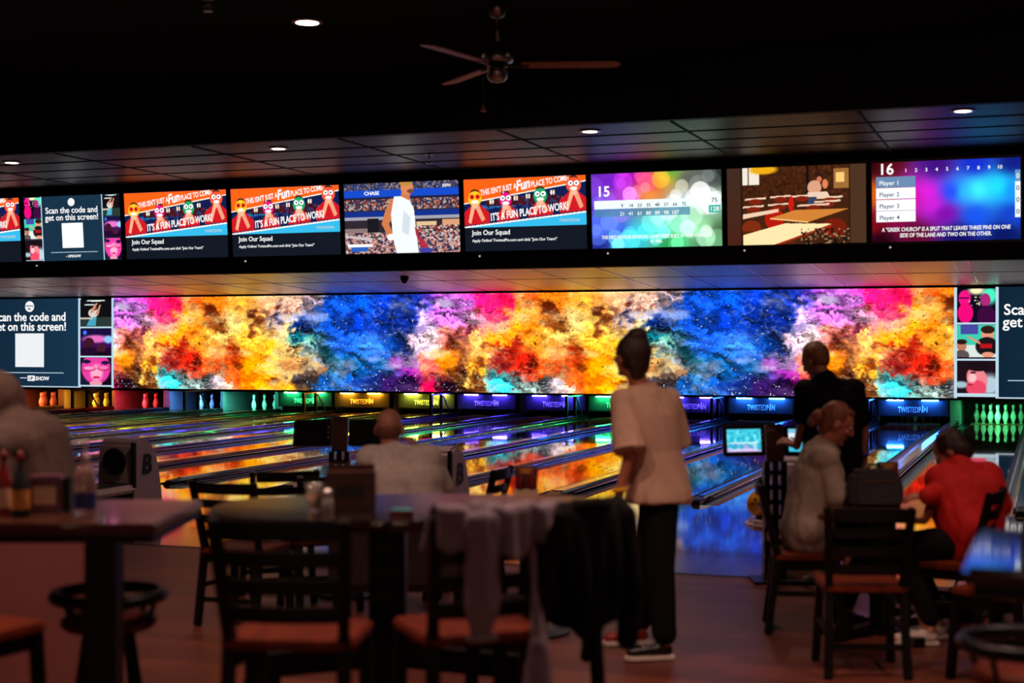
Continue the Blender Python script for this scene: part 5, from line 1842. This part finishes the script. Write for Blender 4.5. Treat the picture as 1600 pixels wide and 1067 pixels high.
g.cap((X_(1258), -.12, .60), (X_(1258), .12, .60), .12, .12)
remesh('jacket', g, M['greyjacket'], o, .011, 4, .009, 7, (1.3, 1.3, .7))
g = G()
for k in 'LR':
    g.cap(J['hip' + k], J['kn' + k], .098, .074)
    g.cap(J['kn' + k], V(J['an' + k]) + V((0, 0, .08)), .070, .055)
g.cap(J['hipL'], J['hipR'], .115, .115)
remesh('trousers', g, M['blackcloth'], o, .011, 4, .006)
f, s, u = frame(J['look'], J['up'])
c = V(J['head'])
R = Matrix((s, f, u)).transposed()
g = G().ell(c - f * .024 + u * .028, (.087, .092, .102), R, 20)
g.ell(c - f * .05 - u * .03, (.07, .05, .07), R)
g.ell(c + f * .035 + u * .088, (.06, .04, .022), R)
hr = remesh('hair', g, M['hair_a'], o, .008, 3, .005, 28)
g = G().ell(c - f * .118 - u * .015, (.042, .036, .045), R)
g.ell(c - f * .132 - u * .05, (.03, .026, .04), R)
remesh('hair_knot', g, M['hair_a'], hr, .007, 2, .005, 30)
for k in 'LR':
    shoe(o, J['an' + k], J['toe' + k], M['shoe_d'], M['shoe_d'])

# ---- person in red
o = fig('person seated in a red hooded jacket, leaning forward over the table', 1510, 8.62)
k_ = 8.62 / F
X_ = lambda px: (px - 1510) * k_
Z_ = lambda py: H - (py - 537) * k_
J = dict(head=(X_(1502), .20, Z_(708)), look=(-.72, .35, -.60), up=(-.5, .4, 1), neck=(X_(1508), .12, Z_(735)), chest=(X_(1514), .06, Z_(775)), waist=(X_(1516), -.02, Z_(825)),
         shL=(X_(1474), .06, Z_(752)), shR=(X_(1553), .12, Z_(748)), elL=(X_(1467), .02, .825), wrL=(X_(1440), -.12, .83), elR=(X_(1570), .10, .755), wrR=(X_(1530), .32, .80),
         hipL=(X_(1500), -.05, .55), hipR=(X_(1530), .08, .55), knL=(X_(1395), -.20, .53), knR=(X_(1412), .0, .53), anL=(X_(1432), -.26, .085), anR=(X_(1462), -.06, .085), toeL=(X_(1372), -.26, .035), toeR=(X_(1402), -.09, .035))
build_body(o, J, M['skin'], [(J['wrL'], (-1, .3, -.1), (0, .4, -1), .6, .95, -1), (J['wrR'], (-1, .3, -.1), (0, .4, -1), .6, .95, 1)])
g = G()
torso(g, J, .030, .128, .130, .135, .085)
for k in 'LR':
    g.cap(J['sh' + k], J['el' + k], .078, .070)
    g.cap(J['el' + k], J['wr' + k], .066, .048)
nk = V(J['neck'])
g.tube([nk + V((.092 * math.cos(a), -.03 + .072 * math.sin(a), .0 + .014 * math.sin(a))) for a in [2 * PI * i / 20 for i in range(20)]], .036, 8, True)
g.ell(nk + V((0, -.075, -.035)), (.105, .05, .062))
remesh('hooded_jacket', g, M['red'], o, .011, 4, .009, 6, (1.3, 1.3, .6))
g = G()
for k in 'LR':
    g.cap(J['hip' + k], J['kn' + k], .098, .074)
    g.cap(J['kn' + k], V(J['an' + k]) + V((0, 0, .07)), .070, .052)
g.cap(J['hipL'], J['hipR'], .115, .115)
remesh('trousers', g, M['blackcloth'], o, .011, 4, .006)
f, s, u = frame(J['look'], J['up'])
c = V(J['head'])
R = Matrix((s, f, u)).transposed()
g = G().ell(c - f * .020 + u * .026, (.088, .094, .102), R, 20)
g.ell(c - f * .065 - u * .03, (.076, .05, .07), R)
remesh('hair', g, M['hair_d'], o, .009, 3, .006, 25)
for k in 'LR':
    shoe(o, J['an' + k], J['toe' + k], M['shoe_w'], M['shoe_w'])

# ---- bald man
o = fig('person seated in a heather grey T-shirt, bald head, back turned', 615, 8.78)
k_ = 8.78 / F
X_ = lambda px: (px - 615) * k_
Z_ = lambda py: H - (py - 537) * k_
J = dict(head=(X_(607), .05, Z_(670)), look=(.10, 1, -.06), neck=(X_(613), .02, Z_(709)), chest=(X_(628), .0, .90), waist=(X_(634), -.01, .70),
         shL=(X_(580), 0, 1.015), shR=(X_(668), .0, 1.02), elL=(X_(556), .12, .78), wrL=(X_(585), .34, .78), elR=(X_(692), .14, .81), wrR=(X_(655), .20, Z_(712)),
         hipL=(X_(612), .0, .55), hipR=(X_(656), .0, .55), knL=(X_(600), .44, .52), knR=(X_(672), .44, .52), anL=(X_(600), .42, .09), anR=(X_(672), .42, .09), toeL=(X_(598), .58, .035), toeR=(X_(676), .58, .035))
build_body(o, J, M['skin2'], [(J['wrL'], (.5, .8, -.1), (0, .3, -1), .6, 1.0, -1), (J['wrR'], (-.55, -.10, .8), (-.9, .2, -.5), .9, 1.0, 1)])
g = G()
torso(g, J, .024, .130, .132, .14, .09)
for k in 'LR':
    s_, e_ = V(J['sh' + k]), V(J['el' + k])
    g.cap(s_, s_ * .18 + e_ * .82, .078, .078)
remesh('t_shirt', g, M['greytee'], o, .011, 5, .009, 9)
g = G()
for k in 'LR':
    g.cap(J['hip' + k], J['kn' + k], .10, .078)
    g.cap(J['kn' + k], V(J['an' + k]) + V((0, 0, .06)), .072, .058)
g.cap(J['hipL'], J['hipR'], .115, .115)
remesh('trousers', g, M['denim'], o, .012, 4, .006)
f, s, u = frame(J['look'])
c = V(J['head'])
R = Matrix((s, f, u)).transposed()
g = G().ell(c - f * .018 - u * .012, (.0785, .083, .062), R, 18)
remesh('stubble_hair', g, pm('short_cropped_stubble', (120, 74, 58), .7, 0, .2, 60), o, .008, 3)
for k in 'LR':
    shoe(o, J['an' + k], J['toe' + k], M['shoe_d'], M['shoe_d'])

# ---- hooded person at far left
o = fig('person in a taupe hoodie bent forward at the left edge, hood up', 30, 6.95)
k_ = 6.95 / F
X_ = lambda px: (px - 30) * k_
Z_ = lambda py: H - (py - 537) * k_
J = dict(head=(X_(-12), .02, Z_(638)), look=(-.80, -.15, -.55), up=(-.5, 0, 1), neck=(X_(18), .02, Z_(655)), chest=(X_(42), .02, 1.22), waist=(X_(62), .02, .98),
         shL=(X_(38), -.17, 1.24), shR=(X_(44), .19, 1.24), elL=(X_(22), -.22, 1.05), wrL=(X_(-50), -.20, 1.00), elR=(X_(24), .24, 1.05), wrR=(X_(-50), .20, 1.02),
         hipL=(X_(76), -.08, .84), hipR=(X_(76), .10, .84), knL=(X_(-30), -.08, .72), knR=(X_(-20), .12, .70), anL=(X_(-20), -.08, .32), anR=(X_(-12), .12, .32), toeL=(X_(-60), -.08, .26), toeR=(X_(-55), .12, .26))
build_body(o, J, M['skin'], [(J['wrL'], (-1, .1, -.1), (0, .3, -1), .6, 1.0, 1), (J['wrR'], (-1, -.1, -.1), (0, -.3, -1), .6, 1.0, -1)])
g = G()
torso(g, J, .034, .128, .130, .135, .085)
for k in 'LR':
    g.cap(J['sh' + k], J['el' + k], .078, .070)
    g.cap(J['el' + k], J['wr' + k], .066, .048)
remesh('hoodie', g, M['hoodie'], o, .012, 4, .012, 6, (1.3, 1.3, .6))
f, s, u = frame(J['look'], J['up'])
c = V(J['head'])
R = Matrix((s, f, u)).transposed()
g = G().ell(c - f * .050 + u * .03, (.118, .115, .125), R, 20)
g.ell(c - f * .04 - u * .07, (.105, .09, .075), R)
g.tube([c + f * .055 + s * .105 * math.cos(a) + u * (.015 + .118 * math.sin(a)) for a in [2 * PI * i / 24 for i in range(24)]], .018, 8, True)
remesh('hood', g, M['hoodie'], o, .011, 4, .008, 12)
g = G()
for k in 'LR':
    g.cap(J['hip' + k], J['kn' + k], .10, .076)
    g.cap(J['kn' + k], V(J['an' + k]) + V((0, 0, .06)), .070, .055)
g.cap(J['hipL'], J['hipR'], .115, .115)
remesh('trousers', g, M['denim'], o, .012, 4, .006)
for k in 'LR':
    shoe(o, J['an' + k], J['toe' + k], M['shoe_d'], M['shoe_d'])
x, y = at(70, 6.95)
t = thing('bar_stool', 'plain bar stool beneath the hooded person', 'stool', (x, y, 0), TH)
obj('seat', G().lathe([(.02, .69), (.17, .69), (.18, .71), (.16, .725), (.02, .725)], 28), M['seatwood'], t, 0, True)
for a in (0.8, 2.35, 3.9, 5.5):
    c_, s_ = math.cos(a), math.sin(a)
    obj('leg', G().tube([(.10 * c_, .10 * s_, .69), (.20 * c_, .20 * s_, 0)], .015, 8), M['metal_dk'], t)
obj('foot_ring', G().tube([(.158 * math.cos(a), .158 * math.sin(a), .26) for a in [2 * PI * i / 32 for i in range(32)]], .01, 8, True), M['metal_dk'], t)

# ---- garments over the chairs
def sheet(name, fn, nu, nv, mat, parent, th=.012):
    """cloth sheet with thickness; fn(a, b) for a, b in 0..1 gives a point"""
    bm = bmesh.new()
    vs = [[bm.verts.new(fn(i / nu, j / nv)) for j in range(nv + 1)] for i in range(nu + 1)]
    for i in range(nu):
        for j in range(nv):
            bm.faces.new((vs[i][j], vs[i + 1][j], vs[i + 1][j + 1], vs[i][j + 1]))
    bmesh.ops.recalc_face_normals(bm, faces=bm.faces[:])
    me = bpy.data.meshes.new(name)
    bm.to_mesh(me)
    bm.free()
    tmp = bpy.data.objects.new(name + '_tmp', me)
    col.objects.link(tmp)
    m = tmp.modifiers.new('s', 'SOLIDIFY')
    m.thickness = th
    m.offset = 0
    dg = bpy.context.evaluated_depsgraph_get()
    m2 = bpy.data.meshes.new_from_object(tmp.evaluated_get(dg))
    bpy.data.objects.remove(tmp)
    m2.polygons.foreach_set('use_smooth', [True] * len(m2.polygons))
    m2.materials.clear()
    m2.materials.append(mat)
    o = bpy.data.objects.new(name, m2)
    col.objects.link(o)
    o.parent = parent
    return o


x, y = at(730, 5.0)
o = thing('hanging_jacket', 'pale grey jacket draped over the chair back, sleeve hanging', 'jacket', (x, y, 0), TH + D(22))


def jk(a, b):
    xx = -.215 + .40 * a
    fold = .012 * math.sin(a * 19) + .008 * math.sin(a * 41 + 1)
    drop = .11 + .04 * math.sin(a * 3.0) - .13 * max(0, a - .72) / .28 + .012 * math.sin(a * 23)
    bow = -.035 * (1 - (xx / .215) ** 2)
    if b < .4:
        t = 1 - b / .4
        return (xx, -.325 + bow - .012 * t + fold * (.4 + t), 1.178 - drop * t)
    if b < .6:
        t = (b - .4) / .2
        return (xx, -.325 + bow + .085 * t, 1.178 + .012 * math.sin(PI * t) + .3 * fold)
    t = (b - .6) / .4
    return (xx * (1 + .08 * t), -.24 + bow + .03 * t + fold * t, 1.178 - .14 * t)


sheet('drape', jk, 48, 26, M['jacket'], o)
g = G()
for q, (x0, x1) in enumerate(((-.118, -.098), (-.085, -.085), (-.055, -.072))):
    yo = -.365 - .010 * (q == 1)
    g.cap((x0, yo, 1.15), (x0, yo - .004, .88), .026, .026)
    g.cap((x0, yo - .004, .88), (x1, yo + .01, .79), .026, .019)
g.cap((-.085, -.33, 1.17), (-.085, -.36, 1.12), .04, .036)
sl_ = remesh('sleeve', g, M['jacket'], o, .008, 6, .003, 14)
obj('cuff', G().tube([(-.085 + .045 * math.cos(a), -.362 + .024 * math.sin(a), .782) for a in [2 * PI * i / 20 for i in range(20)]], .010, 8, True), M['jacket'], sl_, 0, True)
g = G()
g.cap((.12, -.30, .90), (.12, -.33, .74), .010, .030)
g.cap((.12, -.33, .74), (.10, -.34, .50), .032, .045)
g.cap((.12, -.33, .74), (.14, -.34, .50), .032, .045)
g.cap((.12, -.265, 1.12), (.12, -.30, .90), .014, .010)
remesh('hanging_hem', g, M['jacket'], o, .009, 5, .004, 14)

x, y = at(830, 5.42)
o = thing('hanging_coat', 'black coat hung over the chair at the oval table end', 'coat', (x, y, 0), TH + D(35))


def ct(a, b):
    xx = -.185 + .37 * a
    fold = .016 * math.sin(a * 15 + .5) + .010 * math.sin(a * 33)
    bow = -.035 * (1 - (xx / .185) ** 2)
    drop = .42 - .08 * math.cos(a * 7) + .03 * math.sin(a * 17)
    if b < .55:
        t = 1 - b / .55
        return (xx * (1 - .06 * t), -.33 + bow - .03 * math.sin(PI * t) + fold * (.3 + t), 1.128 - drop * t)
    if b < .7:
        t = (b - .55) / .15
        return (xx, -.33 + bow + .10 * t, 1.128 + .02 * math.sin(PI * t) + .25 * fold)
    t = (b - .7) / .3
    return (xx, -.23 + bow + .03 * t + fold * t, 1.128 - .3 * t)


cb = sheet('coat_body', ct, 44, 34, M['blackcloth'], o, .02)
g = G()
g.cap((.155, -.33, 1.09), (.175, -.36, .85), .050, .044)
g.cap((.175, -.36, .85), (.165, -.35, .66), .044, .036)
remesh('coat_sleeve', g, M['blackcloth'], o, .010, 4, .006, 12)
obj('collar', G().tube([(-.07 + .14 * i / 10, -.345 - .03 * math.sin(PI * i / 10), 1.135 + .01 * math.sin(PI * i / 10)) for i in range(11)], .026, 8), M['blackcloth'], o, 0, True)

# ------------------------------------------------------------------ light of the seating area (unseen downlights, then pendants added as fill)
for i, (u, dd) in enumerate(((-3.6, 5.6), (-1.2, 5.8), (1.0, 5.6), (3.2, 5.5), (-2.2, 0.8), (1.6, 0.8), (3.4, 8.2), (-4.4, 8.4))):
    x, y = plan(u, dd)
    downlight(x, y, 4.47, 'recessed downlight over the seating area, out of the photo', (330, 320, 265, 225, 40, 40, 90, 160)[i], .10)['group'] = 'recessed downlights out of view'

for i, (u, dd) in enumerate(((-4.2, -3.6), (-1.5, -4.2), (1.3, -4.0), (4.0, -3.4))):  # unseen pendants added to throw fill light on the people's backs
    x, y = plan(u, dd)
    o = thing('fill_pendant', 'unseen pendant lamp added behind the viewer as fill light', 'lamp', (x, y, 4.47), 0, 'added fill pendants out of view')
    obj('cord', G().tube([(0, 0, 0), (0, 0, -1.9)], .006, 6), M['black'], o)
    obj('shade', G().lathe([(.05, -1.88), (.09, -1.92), (.19, -2.06), (.19, -2.07), (.185, -2.07), (.085, -1.93)], 24, None, False), M['metal_dk'], o, 0, True)
    obj('bulb', G().ell((0, 0, -2.06), (.05, .05, .06)), em('bulb_glow_%d' % i, (255, 214, 180), 30, False), o, 0, True)
    ld = bpy.data.lights.new('fill_pendant_light', 'POINT')
    ld.energy = 34
    ld.color = (1.0, .55, .42)
    ld.shadow_soft_size = .06
    lo = bpy.data.objects.new('fill_pendant_light', ld)
    lo.location = (0, 0, -2.16)
    lo.parent = o
    col.objects.link(lo)

w = bpy.data.worlds.new('world')
sc.world = w
w.use_nodes = True
w.node_tree.nodes['Background'].inputs['Color'].default_value = (.06, .045, .045, 1)
w.node_tree.nodes['Background'].inputs['Strength'].default_value = 0.03

sc.view_settings.view_transform = 'Standard'
sc.view_settings.look = 'None'
sc.view_settings.gamma = 1.0
sc.view_settings.exposure = 0.0
sc.view_settings.use_curve_mapping = False
sc.cycles.max_bounces = 8
sc.cycles.sample_clamp_indirect = 6.0
